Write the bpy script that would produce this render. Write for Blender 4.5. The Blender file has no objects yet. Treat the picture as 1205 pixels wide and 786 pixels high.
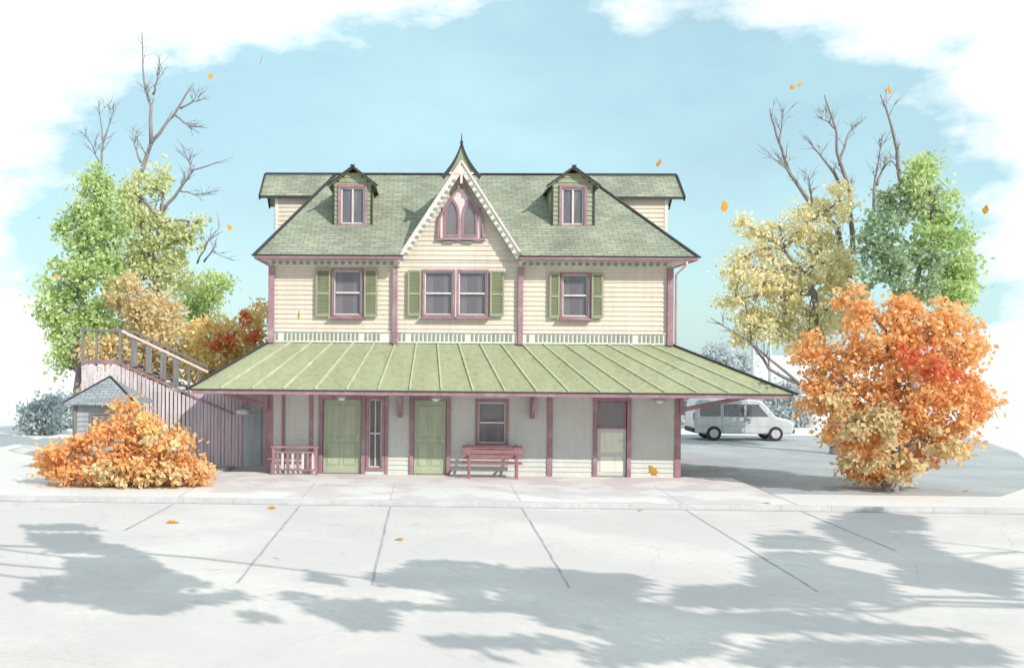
import bpy, math, random
import numpy as np
from mathutils import Vector, Matrix
random.seed(7)
RNG = np.random.default_rng(11)
D = bpy.data
SC = bpy.context.scene
COL = SC.collection
R = math.radians

# ------------------------------------------------------------------ camera
A, RO, F = R(2.0), R(0.45), 1300.0
CAM = Vector((-1.3, -32.5, 3.65))
FWD = Vector((-math.sin(A), math.cos(A), 0))
R0 = Vector((math.cos(A), math.sin(A), 0))
RT = R0 * math.cos(RO) + Vector((0, 0, 1)) * math.sin(RO)
UP = Vector((0, 0, 1)) * math.cos(RO) - R0 * math.sin(RO)
PX, PY = 502 - F * math.tan(A), 412.0
cd = D.cameras.new('camera'); cam = D.objects.new('camera', cd); COL.objects.link(cam)
m = Matrix((RT, UP, -FWD)).transposed().to_4x4(); m.translation = CAM
cam.matrix_world = m
cd.sensor_width = 36; cd.lens = F / 1205 * 36
cd.shift_x = (602.5 - PX) / 1205; cd.shift_y = (PY - 393) / 1205
cd.clip_end = 3000
SC.camera = cam

def ray(px, py):
    return FWD + RT * ((px - PX) / F) - UP * ((py - PY) / F)
def at(px, py, Y):                     # survey helper: where a sight line meets the upright plane y = Y
    d = ray(px, py); t = (Y - CAM.y) / d.y
    return CAM + d * t
def gnd(px, py, z=0.0):
    d = ray(px, py); t = (z - CAM.z) / d.z
    return CAM + d * t

# ------------------------------------------------------------------ materials
def srgb(r, g, b):
    f = lambda c: (c / 255 / 12.92) if c / 255 <= .04045 else ((c / 255 + .055) / 1.055) ** 2.4
    return (f(r), f(g), f(b), 1)
def newmat(name):
    m = D.materials.new(name); m.use_nodes = True
    nt = m.node_tree; nt.nodes.clear()
    out = nt.nodes.new('ShaderNodeOutputMaterial')
    return m, nt, out
def N(nt, t, **kw):
    n = nt.nodes.new(t)
    for k, v in kw.items():
        if k.startswith('i_'):
            key = k[2:].replace('_', ' ')
            n.inputs[key].default_value = v
        else: setattr(n, k, v)
    return n
def L(nt, a, b): nt.links.new(a, b)
def mixc(nt, fac, a, b, blend='MIX'):
    n = nt.nodes.new('ShaderNodeMix'); n.data_type = 'RGBA'; n.blend_type = blend
    for s, v in ((n.inputs[0], fac), (n.inputs[6], a), (n.inputs[7], b)):
        if hasattr(v, 'is_linked'): L(nt, v, s)
        else: s.default_value = v
    return n.outputs[2]
def ramp(nt, fac, stops):
    n = nt.nodes.new('ShaderNodeValToRGB'); L(nt, fac, n.inputs[0])
    el = n.color_ramp.elements
    while len(el) < len(stops): el.new(.5)
    for e, (p, c) in zip(el, stops): e.position = p; e.color = c
    return n.outputs[0]
def g(v): return (v, v, v, 1)
def painted(name, col, rough=.6, var=.16, scale=2.0, grain=0.0, dirt=None, bump=.15, streak=(1, 1, 1), weather=.5):
    m, nt, out = newmat(name)
    tc = N(nt, 'ShaderNodeTexCoord'); mp = N(nt, 'ShaderNodeMapping'); L(nt, tc.outputs['Object'], mp.inputs[0])
    mp.inputs['Scale'].default_value = streak
    n1 = N(nt, 'ShaderNodeTexNoise', i_Scale=scale, i_Detail=8.0, i_Roughness=.65); L(nt, mp.outputs[0], n1.inputs['Vector'])
    n2 = N(nt, 'ShaderNodeTexNoise', i_Scale=scale * 14, i_Detail=4.0); L(nt, mp.outputs[0], n2.inputs['Vector'])
    lo = tuple(c * (1 - var) for c in col[:3]) + (1,); hi = tuple(min(1, c * (1 + var * .6)) for c in col[:3]) + (1,)
    c = ramp(nt, n1.outputs[0], [(.3, lo), (.7, hi)])
    c = mixc(nt, .35, c, ramp(nt, n2.outputs[0], [(.3, g(.8)), (.7, g(1.1))]), 'MULTIPLY')
    mps = N(nt, 'ShaderNodeMapping'); L(nt, tc.outputs['Object'], mps.inputs[0]); mps.inputs['Scale'].default_value = (7, 7, .7)
    n5 = N(nt, 'ShaderNodeTexNoise', i_Scale=1.0, i_Detail=6.0, i_Roughness=.6); L(nt, mps.outputs[0], n5.inputs['Vector'])
    c = mixc(nt, weather, c, ramp(nt, n5.outputs[0], [(.32, g(.72)), (.52, g(1)), (.7, g(1.06))]), 'MULTIPLY')
    if dirt:
        n3 = N(nt, 'ShaderNodeTexNoise', i_Scale=scale * .6, i_Detail=10.0, i_Roughness=.7); L(nt, tc.outputs['Object'], n3.inputs['Vector'])
        c = mixc(nt, ramp(nt, n3.outputs[0], [(.5, g(0)), (.75, g(.75))]), c, dirt)
    p = N(nt, 'ShaderNodeBsdfPrincipled', i_Roughness=rough); L(nt, c, p.inputs['Base Color'])
    b = N(nt, 'ShaderNodeBump', i_Strength=bump, i_Distance=.01); L(nt, n2.outputs[0], b.inputs['Height']); L(nt, b.outputs[0], p.inputs['Normal'])
    L(nt, p.outputs[0], out.inputs[0])
    return m
def shingles(name, ca, cb, w=.3, h=.16):
    m, nt, out = newmat(name)
    uv = N(nt, 'ShaderNodeUVMap')
    br = N(nt, 'ShaderNodeTexBrick', offset=.5, i_Scale=1.0)
    br.inputs['Brick Width'].default_value = w; br.inputs['Row Height'].default_value = h
    br.inputs['Mortar Size'].default_value = .009; br.inputs['Bias'].default_value = -.1
    br.inputs['Color1'].default_value = ca; br.inputs['Color2'].default_value = cb
    br.inputs['Mortar'].default_value = tuple(c * .55 for c in ca[:3]) + (1,)
    L(nt, uv.outputs[0], br.inputs['Vector'])
    n1 = N(nt, 'ShaderNodeTexNoise', i_Scale=.9, i_Detail=8.0); L(nt, uv.outputs[0], n1.inputs['Vector'])
    mp = N(nt, 'ShaderNodeMapping'); mp.inputs['Scale'].default_value = (.8, 6, 1); L(nt, uv.outputs[0], mp.inputs[0])
    n2 = N(nt, 'ShaderNodeTexNoise', i_Scale=2.0, i_Detail=6.0); L(nt, mp.outputs[0], n2.inputs['Vector'])
    c = mixc(nt, .6, br.outputs[0], ramp(nt, n1.outputs[0], [(.3, g(.6)), (.7, g(1.3))]), 'MULTIPLY')
    c = mixc(nt, ramp(nt, n2.outputs[0], [(.56, g(0)), (.72, g(.55))]), c, (.55, .6, .5, 1))
    p = N(nt, 'ShaderNodeBsdfPrincipled', i_Roughness=.85); L(nt, c, p.inputs['Base Color'])
    b = N(nt, 'ShaderNodeBump', i_Strength=.6, i_Distance=.02); L(nt, br.outputs['Fac'], b.inputs['Height']); b.invert = True
    L(nt, b.outputs[0], p.inputs['Normal']); L(nt, p.outputs[0], out.inputs[0])
    return m
def glass(name, col=(.21, .19, .22, 1), tr=.5):
    m, nt, out = newmat(name)
    p = N(nt, 'ShaderNodeBsdfPrincipled', i_Roughness=.04); p.inputs['Specular IOR Level'].default_value = 1.0; p.inputs['Base Color'].default_value = col
    tc = N(nt, 'ShaderNodeTexCoord')
    n1 = N(nt, 'ShaderNodeTexNoise', i_Scale=1.3, i_Detail=2.0); L(nt, tc.outputs['Object'], n1.inputs['Vector'])
    b = N(nt, 'ShaderNodeBump', i_Strength=.12, i_Distance=.05); L(nt, n1.outputs[0], b.inputs['Height']); L(nt, b.outputs[0], p.inputs['Normal'])
    t = N(nt, 'ShaderNodeBsdfTransparent'); mx = N(nt, 'ShaderNodeMixShader', i_Fac=tr)
    L(nt, p.outputs[0], mx.inputs[1]); L(nt, t.outputs[0], mx.inputs[2]); L(nt, mx.outputs[0], out.inputs[0])
    return m
def ground_mat(name, ca, cb, scale=.5, rough=.9, stain=None, fine=60, bump=.3):
    m, nt, out = newmat(name)
    tc = N(nt, 'ShaderNodeTexCoord')
    n1 = N(nt, 'ShaderNodeTexNoise', i_Scale=scale, i_Detail=9.0, i_Roughness=.62); L(nt, tc.outputs['Object'], n1.inputs['Vector'])
    n2 = N(nt, 'ShaderNodeTexNoise', i_Scale=fine, i_Detail=3.0); L(nt, tc.outputs['Object'], n2.inputs['Vector'])
    c = ramp(nt, n1.outputs[0], [(.3, ca), (.7, cb)])
    c = mixc(nt, .5, c, ramp(nt, n2.outputs[0], [(.3, g(.8)), (.7, g(1.12))]), 'MULTIPLY')
    n6 = N(nt, 'ShaderNodeTexNoise', i_Scale=7.0, i_Detail=8.0, i_Roughness=.7); L(nt, tc.outputs['Object'], n6.inputs['Vector'])
    c = mixc(nt, .6, c, ramp(nt, n6.outputs[0], [(.3, g(.84)), (.5, g(1)), (.72, g(1.08))]), 'MULTIPLY')
    n7 = N(nt, 'ShaderNodeTexNoise', i_Scale=1.7, i_Detail=3.0); L(nt, tc.outputs['Object'], n7.inputs['Vector'])
    c = mixc(nt, ramp(nt, n7.outputs[0], [(.66, g(0)), (.72, g(.35))]), c, tuple(x*.72 for x in ca[:3])+(1,))
    if stain:
        n3 = N(nt, 'ShaderNodeTexNoise', i_Scale=scale * 1.3, i_Detail=5.0, i_Roughness=.5); L(nt, tc.outputs['Object'], n3.inputs['Vector'])
        c = mixc(nt, ramp(nt, n3.outputs[0], [(.47, g(0)), (.56, g(.8))]), c, stain)
        vo = N(nt, 'ShaderNodeTexVoronoi', feature='DISTANCE_TO_EDGE', i_Scale=.35); 
        n4 = N(nt, 'ShaderNodeTexNoise', i_Scale=1.5, i_Detail=6.0); L(nt, tc.outputs['Object'], n4.inputs['Vector'])
        L(nt, mixc(nt, .25, tc.outputs['Object'], n4.outputs[1]), vo.inputs['Vector'])
        c = mixc(nt, ramp(nt, vo.outputs[0], [(.0, g(.22)), (.005, g(0))]), c, tuple(x * .5 for x in ca[:3]) + (1,))
    p = N(nt, 'ShaderNodeBsdfPrincipled', i_Roughness=rough); L(nt, c, p.inputs['Base Color'])
    b = N(nt, 'ShaderNodeBump', i_Strength=bump, i_Distance=.01); L(nt, n2.outputs[0], b.inputs['Height']); L(nt, b.outputs[0], p.inputs['Normal'])
    L(nt, p.outputs[0], out.inputs[0])
    return m
def leafmat(name, cols, transl=.45):
    m, nt, out = newmat(name)
    ge = N(nt, 'ShaderNodeNewGeometry')
    tc = N(nt, 'ShaderNodeTexCoord')
    n1 = N(nt, 'ShaderNodeTexNoise', i_Scale=.55, i_Detail=3.0); L(nt, tc.outputs['Object'], n1.inputs['Vector'])
    mt = N(nt, 'ShaderNodeMath', operation='MULTIPLY_ADD'); L(nt, ge.outputs['Random Per Island'], mt.inputs[0]); mt.inputs[1].default_value = .55
    mt2 = N(nt, 'ShaderNodeMath', operation='MULTIPLY_ADD'); L(nt, n1.outputs[0], mt2.inputs[0]); mt2.inputs[1].default_value = 1.7; mt2.inputs[2].default_value = -.62
    L(nt, mt2.outputs[0], mt.inputs[2])
    k = len(cols)
    c = ramp(nt, mt.outputs[0], [(i / (k - 1), c) for i, c in enumerate(cols)])
    d = N(nt, 'ShaderNodeBsdfDiffuse'); t = N(nt, 'ShaderNodeBsdfTranslucent'); L(nt, c, d.inputs[0]); L(nt, c, t.inputs[0])
    mx = N(nt, 'ShaderNodeMixShader', i_Fac=transl); L(nt, d.outputs[0], mx.inputs[1]); L(nt, t.outputs[0], mx.inputs[2])
    L(nt, mx.outputs[0], out.inputs[0])
    return m

M = {}
M['cream'] = painted('cream_clapboard', (.65, .567, .474, 1), .6, .07, 1.2, dirt=(.60, .53, .45, 1), weather=.35)
M['lower'] = painted('lower_clapboard_shaded', (.57, .575, .535, 1), .6, .07, 1.2, dirt=(.49, .50, .485, 1), weather=.22)  # porch shade worked into the paint, cooler and darker than the upper cream
M['mauve'] = painted('mauve_paint', (.31, .175, .205, 1), .5, .2, 3, dirt=(.48, .36, .38, 1))
M['pinkwhite'] = painted('faded_pink_paint', (.72, .58, .57, 1), .55, .12, 3)
M['trim'] = painted('offwhite_trim', (.70, .69, .60, 1), .5, .08, 3)
M['corbel'] = painted('grey_green_corbel', (.26, .29, .25, 1), .6, .12, 3)
M['sage'] = painted('sage_paint', (.30, .32, .205, 1), .5, .12, 2.5)
M['door'] = painted('door_green', (.38, .43, .30, 1), .5, .12, 2.0)
M['shingle'] = shingles('green_shingles', (.245, .262, .188, 1), (.32, .335, .25, 1))
M['metal'] = painted('sage_metal_roof', (.365, .375, .225, 1), .45, .14, .9, streak=(2, .5, 1), dirt=(.30, .315, .19, 1), weather=.7)
M['seam'] = painted('metal_seam_highlight', (.50, .54, .38, 1), .4, .2, 3)  # highlight on the ribs painted in, lighter than the roof sheets
M['dark'] = painted('dark_flashing', (.035, .03, .033, 1), .5, .3, 4)
M['glass'] = glass('window_glass')
M['curtain'] = painted('curtain_cloth', (.7, .68, .66, 1), .9, .1, 4, streak=(6, 1, .3))
M['sash'] = painted('sash_paint', (.66, .60, .58, 1), .5, .1, 4)
M['bench'] = painted('bench_red_paint', (.33, .15, .17, 1), .5, .25, 5, dirt=(.5, .3, .28, 1), streak=(1, 4, 4))
M['slat'] = painted('weathered_mauve_slats', (.56, .46, .50, 1), .75, .25, 2.5, streak=(4, 4, .5), dirt=(.38, .39, .44, 1))
M['slatwhite'] = painted('pale_slats', (.66, .58, .59, 1), .7, .25, 2.5, streak=(6, 4, .4), dirt=(.42, .26, .30, 1))
M['greywood'] = painted('grey_wood', (.22, .21, .20, 1), .8, .3, 4, streak=(4, 4, .5))
M['bluegrey'] = painted('blue_grey_boards', (.38, .42, .46, 1), .7, .15, 2, dirt=(.3, .33, .37, 1), streak=(3, 3, .5))
M['slate'] = shingles('slate_blue_shingles', (.26, .29, .32, 1), (.34, .37, .40, 1), .25, .14)
M['bark'] = painted('grey_bark', (.27, .245, .25, 1), .9, .3, 3, bump=.6, streak=(3, 3, .6))
M['metalgrey'] = painted('galvanised_metal', (.5, .52, .54, 1), .4, .12, 5)
M['lampglass'] = painted('opal_lamp_glass', (.8, .79, .76, 1), .2, .04, 3)
M['ground'] = ground_mat('pale_gravel', (.66, .64, .625, 1), (.76, .735, .715, 1), .25, fine=45)
M['lot'] = ground_mat('pale_concrete', (.57, .53, .515, 1), (.72, .675, .65, 1), .22, stain=(.58, .54, .53, 1), fine=70)
M['walk'] = ground_mat('sidewalk_concrete', (.70, .67, .65, 1), (.78, .745, .72, 1), .5, stain=(.60, .53, .535, 1), fine=80)
M['kerb'] = ground_mat('kerb_stone', (.46, .45, .445, 1), (.58, .565, .56, 1), 1.5, fine=50)
M['asphalt'] = ground_mat('old_asphalt', (.33, .35, .365, 1), (.46, .48, .49, 1), .6, fine=60)
M['joint'] = ground_mat('joint_tar', (.30, .27, .28, 1), (.52, .49, .49, 1), 1.6, fine=30)
M['vanpaint'] = painted('white_van_paint', (.54, .56, .575, 1), .3, .08, 2, dirt=(.45, .45, .45, 1))
M['tyre'] = painted('tyre_rubber', (.03, .03, .03, 1), .8, .2, 6)
M['darkglass'] = glass('dark_vehicle_glass', (.10, .11, .13, 1), .1)
M['lampred'] = painted('tail_lamp_red', (.35, .04, .04, 1), .3, .05, 6)
M['lf_green'] = leafmat('green_leaves', [(0.364, 0.492, 0.224, 1), (0.515, 0.648, 0.29, 1), (0.637, 0.752, 0.37, 1), (0.727, 0.778, 0.449, 1)])
M['lf_sage'] = leafmat('blue_green_leaves', [(0.275, 0.382, 0.26, 1), (0.385, 0.491, 0.338, 1), (0.468, 0.573, 0.377, 1), (0.522, 0.655, 0.338, 1)])
M['lf_olive'] = leafmat('olive_yellow_leaves', [(0.499, 0.532, 0.257, 1), (0.656, 0.7, 0.372, 1), (0.761, 0.797, 0.486, 1), (0.735, 0.728, 0.4, 1)])
M['lf_tan'] = leafmat('tan_yellow_leaves', [(0.674, 0.618, 0.345, 1), (0.829, 0.78, 0.489, 1), (0.907, 0.86, 0.604, 1), (0.855, 0.712, 0.374, 1)])
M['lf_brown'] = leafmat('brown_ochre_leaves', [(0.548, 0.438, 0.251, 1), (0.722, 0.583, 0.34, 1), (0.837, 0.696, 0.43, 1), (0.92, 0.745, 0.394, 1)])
M['lf_rust'] = leafmat('rust_orange_leaves', [(0.874, 0.505, 0.223, 1), (0.92, 0.673, 0.305, 1), (0.92, 0.785, 0.406, 1), (0.92, 0.785, 0.446, 1)])
M['lf_orange'] = leafmat('orange_leaves', [(0.815, 0.419, 0.195, 1), (0.92, 0.522, 0.223, 1), (0.92, 0.605, 0.293, 1), (0.92, 0.652, 0.39, 1)])
M['lf_red'] = leafmat('red_leaves', [(.70, .22, .12, 1), (.80, .28, .14, 1), (.84, .36, .18, 1)])
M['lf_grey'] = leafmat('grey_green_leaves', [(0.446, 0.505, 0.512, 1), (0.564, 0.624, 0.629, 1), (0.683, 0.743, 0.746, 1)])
M['lf_fall'] = leafmat('fallen_amber_leaf', [(.62, .30, .05, 1), (.74, .42, .08, 1), (.74, .34, .05, 1)])

# ------------------------------------------------------------------ mesh builder
class MB:
    def __init__(s): s.v = []; s.f = []
    def poly(s, pts):
        k = len(s.v); s.v += [tuple(p) for p in pts]; s.f.append(list(range(k, k + len(pts))))
    def mesh(s, vs, fs):
        k = len(s.v); s.v += [tuple(p) for p in vs]; s.f += [[i + k for i in f] for f in fs]
    def box(s, x0, x1, y0, y1, z0, z1):
        if x0 > x1: x0, x1 = x1, x0
        s.mesh([(x0,y0,z0),(x1,y0,z0),(x1,y1,z0),(x0,y1,z0),(x0,y0,z1),(x1,y0,z1),(x1,y1,z1),(x0,y1,z1)],
               [(0,3,2,1),(4,5,6,7),(0,1,5,4),(1,2,6,5),(2,3,7,6),(3,0,4,7)])
    def prism(s, pts, y0, y1):                    # outline in x,z pushed along y (counter-clockwise seen from the front)
        n = len(pts)
        vs = [(x, y0, z) for x, z in pts] + [(x, y1, z) for x, z in pts]
        fs = [tuple(range(n)), tuple(range(2*n-1, n-1, -1))] + [(i, i+n, (i+1) % n + n, (i+1) % n) for i in range(n)]
        s.mesh(vs, fs)
    def bar(s, p, q, w, h, up=(0, 0, 1)):
        p, q, up = Vector(p), Vector(q), Vector(up); d = (q-p).normalized()
        sx = d.cross(up).normalized() * w/2; uu = sx.cross(d).normalized() * h/2
        vs = [p-sx-uu, p+sx-uu, p+sx+uu, p-sx+uu, q-sx-uu, q+sx-uu, q+sx+uu, q-sx+uu]
        s.mesh(vs, [(0,1,2,3),(7,6,5,4),(0,4,5,1),(1,5,6,2),(2,6,7,3),(3,7,4,0)])
    def tube(s, pts, rad, n=7):
        pts = [Vector(p) for p in pts]; k0 = len(s.v); prev = None
        for i, p in enumerate(pts):
            t = (pts[min(i+1, len(pts)-1)] - pts[max(i-1, 0)]).normalized()
            a = prev if prev else (Vector((1,0,0)) if abs(t.x) < .8 else Vector((0,1,0)))
            a = (a - t*a.dot(t)).normalized(); prev = a; b = t.cross(a)
            for j in range(n):
                th = 2*math.pi*j/n; s.v.append(tuple(p + (a*math.cos(th)+b*math.sin(th))*rad[i]))
        for i in range(len(pts)-1):
            for j in range(n):
                s.f.append([k0+i*n+j, k0+i*n+(j+1) % n, k0+(i+1)*n+(j+1) % n, k0+(i+1)*n+j])
        s.f.append([k0+j for j in range(n-1, -1, -1)]); k1 = k0+(len(pts)-1)*n; s.f.append([k1+j for j in range(n)])
    def lathe(s, c, prof, n=16):                  # prof: (r, z) rings about a vertical axis
        k0 = len(s.v)
        for r_, z_ in prof:
            for j in range(n):
                th = 2*math.pi*j/n; s.v.append((c[0]+r_*math.cos(th), c[1]+r_*math.sin(th), c[2]+z_))
        for i in range(len(prof)-1):
            for j in range(n): s.f.append([k0+i*n+j, k0+i*n+(j+1) % n, k0+(i+1)*n+(j+1) % n, k0+(i+1)*n+j])
    def build(s, name, mat, parent=None, bevel=0, smooth=False):
        me = D.meshes.new(name); me.from_pydata(s.v, [], s.f); me.update()
        uvl = me.uv_layers.new(name='UVMap')
        for p in me.polygons:
            n = p.normal; u = Vector((0,0,1)).cross(n)
            u = u.normalized() if u.length > 1e-4 else Vector((1,0,0)); v = n.cross(u)
            for li in p.loop_indices:
                co = me.vertices[me.loops[li].vertex_index].co; uvl.data[li].uv = (co.dot(u), co.dot(v))
            p.use_smooth = smooth
        me.materials.append(mat)
        o = D.objects.new(name, me); COL.objects.link(o)
        if parent: o.parent = parent
        if bevel:
            b = o.modifiers.new('bevel', 'BEVEL'); b.width = bevel; b.segments = 2; b.limit_method = 'ANGLE'
        return o
def empty(name, loc=(0,0,0), rz=0):
    o = D.objects.new(name, None); COL.objects.link(o); o.location = loc; o.rotation_euler.z = rz; return o
def tag(o, label=None, cat=None, group=None, kind=None):
    for k, v in (('label', label), ('category', cat), ('group', group), ('kind', kind)):
        if v: o[k] = v
    return o
def boxes(name, mat, parent, *bs, bevel=.006):
    mb = MB()
    for b in bs: mb.box(*b)
    return mb.build(name, mat, parent, bevel)

# ------------------------------------------------------------------ the setting
def sheet(name, x0, x1, y0, y1, z, mat, nx=1, ny=1):
    mb = MB(); mb.poly([(x0,y0,z),(x1,y0,z),(x1,y1,z),(x0,y1,z)])
    return tag(mb.build(name, mat), kind='structure')
sheet('ground', -1200, 1200, -400, 1800, -.13, M['ground'])
sheet('forecourt', -60, 60, -60, -5.7, -.122, M['lot'])
o = boxes('kerb', M['kerb'], None, *[(x, x+1.2, -5.75, -5.6, -.13, .004) for x in [-16.8+1.2*i for i in range(40)]], bevel=.012); tag(o, kind='structure')
sheet('gutter_joint', -16.8, 31, -5.80, -5.752, -.1175, M['joint'])
mb = MB(); mb.box(-7.35, 7.65, -5.6, .2, -.125, 0)
tag(mb.build('sidewalk', M['walk']), kind='structure')
mb = MB(); mb.box(-16.8, -7.42, -5.6, 14, -.125, -.012)
tag(mb.build('verge', M['ground']), kind='structure')
mb = MB(); mb.box(7.72, 31, -5.6, -3.4, -.125, -.012); mb.box(6.3, 31, -3.4, 19, -.125, -.03)
tag(mb.build('verge', M['ground']), kind='structure')
mb = MB(); mb.poly([(6.3,.2,-.02),(7.72,.2,-.02),(7.72,-3.4,-.02),(13.5,-3.4,-.02),(16,-.5,-.02),(18.5,4,-.02),(21,10,-.02),(23,17.5,-.02),(6.3,17.5,-.02)])
tag(mb.build('side_road', M['asphalt']), kind='structure')
for x in (-4.33, -2.15, 1.02, 4.93):
    mb = MB(); y = -5.76
    w = .022
    pts = []
    while y > -14.8:
        pts.append((x+random.uniform(-.012,.012), y)); y -= .5
    for (xa, ya), (xb, yb) in zip(pts, pts[1:]):
        mb.poly([(xa-w,ya,-.118),(xb-w,yb,-.118),(xb+w,yb,-.118),(xa+w,ya,-.118)])
    tag(mb.build('paving_joint', M['joint']), kind='structure')
for x0, x1, y1 in ((-7.40, -7.52, -9.8), (7.68, 7.74, -10.9)):
    mb = MB(); mb.poly([(x0-.025,-5.76,-.117),(x1-.025,y1,-.117),(x1+.025,y1,-.117),(x0+.025,-5.76,-.117)])
    tag(mb.build('paving_joint', M['joint']), kind='structure')
for x in (-4.33, -2.15, 1.02, 4.93):
    mb = MB(); mb.poly([(x-.008,-5.6,.003),(x+.008,-5.6,.003),(x+.008,-2.2,.003),(x-.008,-2.2,.003)])
    tag(mb.build('sidewalk_joint', M['joint']), kind='structure')
mb = MB(); mb.poly([(-7.3,-2.81,.003),(7.6,-2.81,.003),(7.6,-2.795,.003),(-7.3,-2.795,.003)])
tag(mb.build('sidewalk_joint', M['joint']), kind='structure')

# ------------------------------------------------------------------ station house
H = empty('station_house', (0,0,0))
tag(H, 'two-storey cream clapboard station house with green roofs, mauve trim and a pointed centre gable', 'house')
X0, X1, DEP = -5.93, 5.83, 7.5
def clap(mb, o, u, n, width, z0, z1, holes=(), course=.14, limits=None):
    o, u, n = Vector(o), Vector(u), Vector(n)
    z = z0
    while z < z1 - 1e-4:
        zb = min(z + course, z1); zm = (z+zb)/2
        a, b = (0, width) if limits is None else limits(zm)
        segs = [(a, b)] if b > a else []
        for (ha, hb, hz0, hz1) in holes:
            if hz0 <= zm <= hz1:
                new = []
                for (s, e) in segs:
                    if hb <= s or ha >= e: new.append((s, e)); continue
                    if ha > s: new.append((s, ha))
                    if hb < e: new.append((hb, e))
                segs = new
        for s, e in segs:
            # lap boards are butted at irregular lengths
            P = lambda t, dpt, zz: o + u*t + n*dpt + Vector((0,0,zz))
            mb.poly([P(s,.034,z), P(e,.034,z), P(e,.006,zb), P(s,.006,zb)])
            mb.poly([P(s,0,z), P(e,0,z), P(e,.034,z), P(s,.034,z)])
            mb.poly([P(s,-.1,z), P(s,.034,z), P(s,.006,zb), P(s,-.1,zb)])
            mb.poly([P(e,.034,z), P(e,-.1,z), P(e,-.1,zb), P(e,.006,zb)])
            mb.poly([P(e,-.1,z), P(s,-.1,z), P(s,-.1,zb), P(e,-.1,zb)])
        z = zb
def hole(x0, x1, z0, z1): return (x0-X0, x1-X0, z0, z1)
UW = [(-4.04,-3.24,4.68,5.98), (-1.37,-.55,4.70,5.96), (-.37,.44,4.70,5.96), (2.66,3.40,4.68,5.90)]
mb = MB()
clap(mb, (X0,0,0), (1,0,0), (0,-1,0), X1-X0, 3.86, 6.30, [hole(*w) for w in UW])
clap(mb, (X0,DEP,0), (0,-1,0), (-1,0,0), DEP, 3.86, 6.30)
clap(mb, (X1,0,0), (0,1,0), (1,0,0), DEP, 3.86, 6.30)
clap(mb, (X1,DEP,0), (-1,0,0), (0,1,0), X1-X0, 3.86, 6.30)
mb.build('upper_wall', M['cream'], H)
LX0, LX1 = -5.96, 6.08
D1, D2, D3 = (-4.34,-3.20,0,2.2), (-1.66,-.70,0,2.2), (3.70,4.56,0,2.22)
SL, LW = (-2.98,-2.60,.2,2.2), (.23,1.03,.95,2.15)
mb = MB()
clap(mb, (LX0,0,0), (1,0,0), (0,-1,0), LX1-LX0, 0, 3.84, [(a-LX0,b-LX0,c,d) for a,b,c,d in (D1,D2,D3,SL,LW)])
clap(mb, (LX0,DEP,0), (0,-1,0), (-1,0,0), DEP, 0, 3.84)
clap(mb, (LX1,0,0), (0,1,0), (1,0,0), DEP, 0, 3.84)
clap(mb, (LX1,DEP,0), (-1,0,0), (0,1,0), LX1-LX0, 0, 3.84)
mb.build('lower_wall', M['lower'], H)
boxes('floor', M['greywood'], H, (X0+.12,X1-.12,.12,DEP-.12,3.3,3.42), (X0+.12,X1-.12,.12,DEP-.12,6.2,6.26), bevel=0)
boxes('partition', M['greywood'], H, (X0+.15,X1-.15,2.2,2.3,.02,6.18), bevel=0)
# boards
for x in (X0+.045, X1-.055): boxes('corner_board', M['mauve'], H, (x-.085,x+.085,-.14,.02,3.84,6.10))
for x in (-2.24, 1.43): boxes('pilaster', M['mauve'], H, (x-.075,x+.075,-.16,.0,3.84,6.10))
for x, w in ((LX0+.05,.09), (LX1-.05,.09)): boxes('corner_post', M['mauve'], H, (x-w,x+w,-.06,.03,0,2.75))
for x, w in ((-5.5,.045), (-4.68,.06), (-2.46,.05), (2.32,.08)): boxes('wall_board', M['mauve'], H, (x-w,x+w,-.06,.01,0,2.75))
# eave frieze with corbels, broken by the gable
GX, GHW, GZ0, GZ1 = -.33, 1.76, 6.36, 9.12
for xa, xb in ((X0-.02, GX-GHW+.02), (GX+GHW-.02, X1+.02)):
    fr = boxes('frieze', M['trim'], H, (xa,xb,-.05,.02,6.13,6.285), (xa,xb,-.075,.0,6.105,6.135))
    x = xa+.12
    while x < xb-.08:
        mb = MB(); mb.prism([(x-.05,6.235),(x-.06,6.20),(x-.045,6.165),(x,6.15),(x+.045,6.165),(x+.06,6.20),(x+.05,6.235),(x,6.25)], -.11, -.05); x += .205
        mb.build('corbel', M['corbel'], fr, .008)
# skirt band above the porch roof
sk = boxes('skirt_band', M['trim'], H, (X0+.14,-2.32,-.05,.0,3.86,4.16), (-2.16,1.35,-.05,.0,3.86,4.16), (1.51,X1-.15,-.05,.0,3.86,4.16))
boxes('skirt_cap', M['pinkwhite'], H, (X0+.14,-2.32,-.09,.0,4.163,4.205), (-2.16,1.35,-.09,.0,4.163,4.205), (1.51,X1-.15,-.09,.0,4.163,4.205))
x = X0+.22
while x < X1-.2:
    if min(abs(x+2.24), abs(x-1.43)) > .14 and random.random() > .08:
        mb = MB(); mb.box(x-.032, x+.032, -.075, -.05, 3.93+random.uniform(-.006,.006), 4.13); mb.build('batten', M['corbel'], sk, .004)
    x += .125

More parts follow.
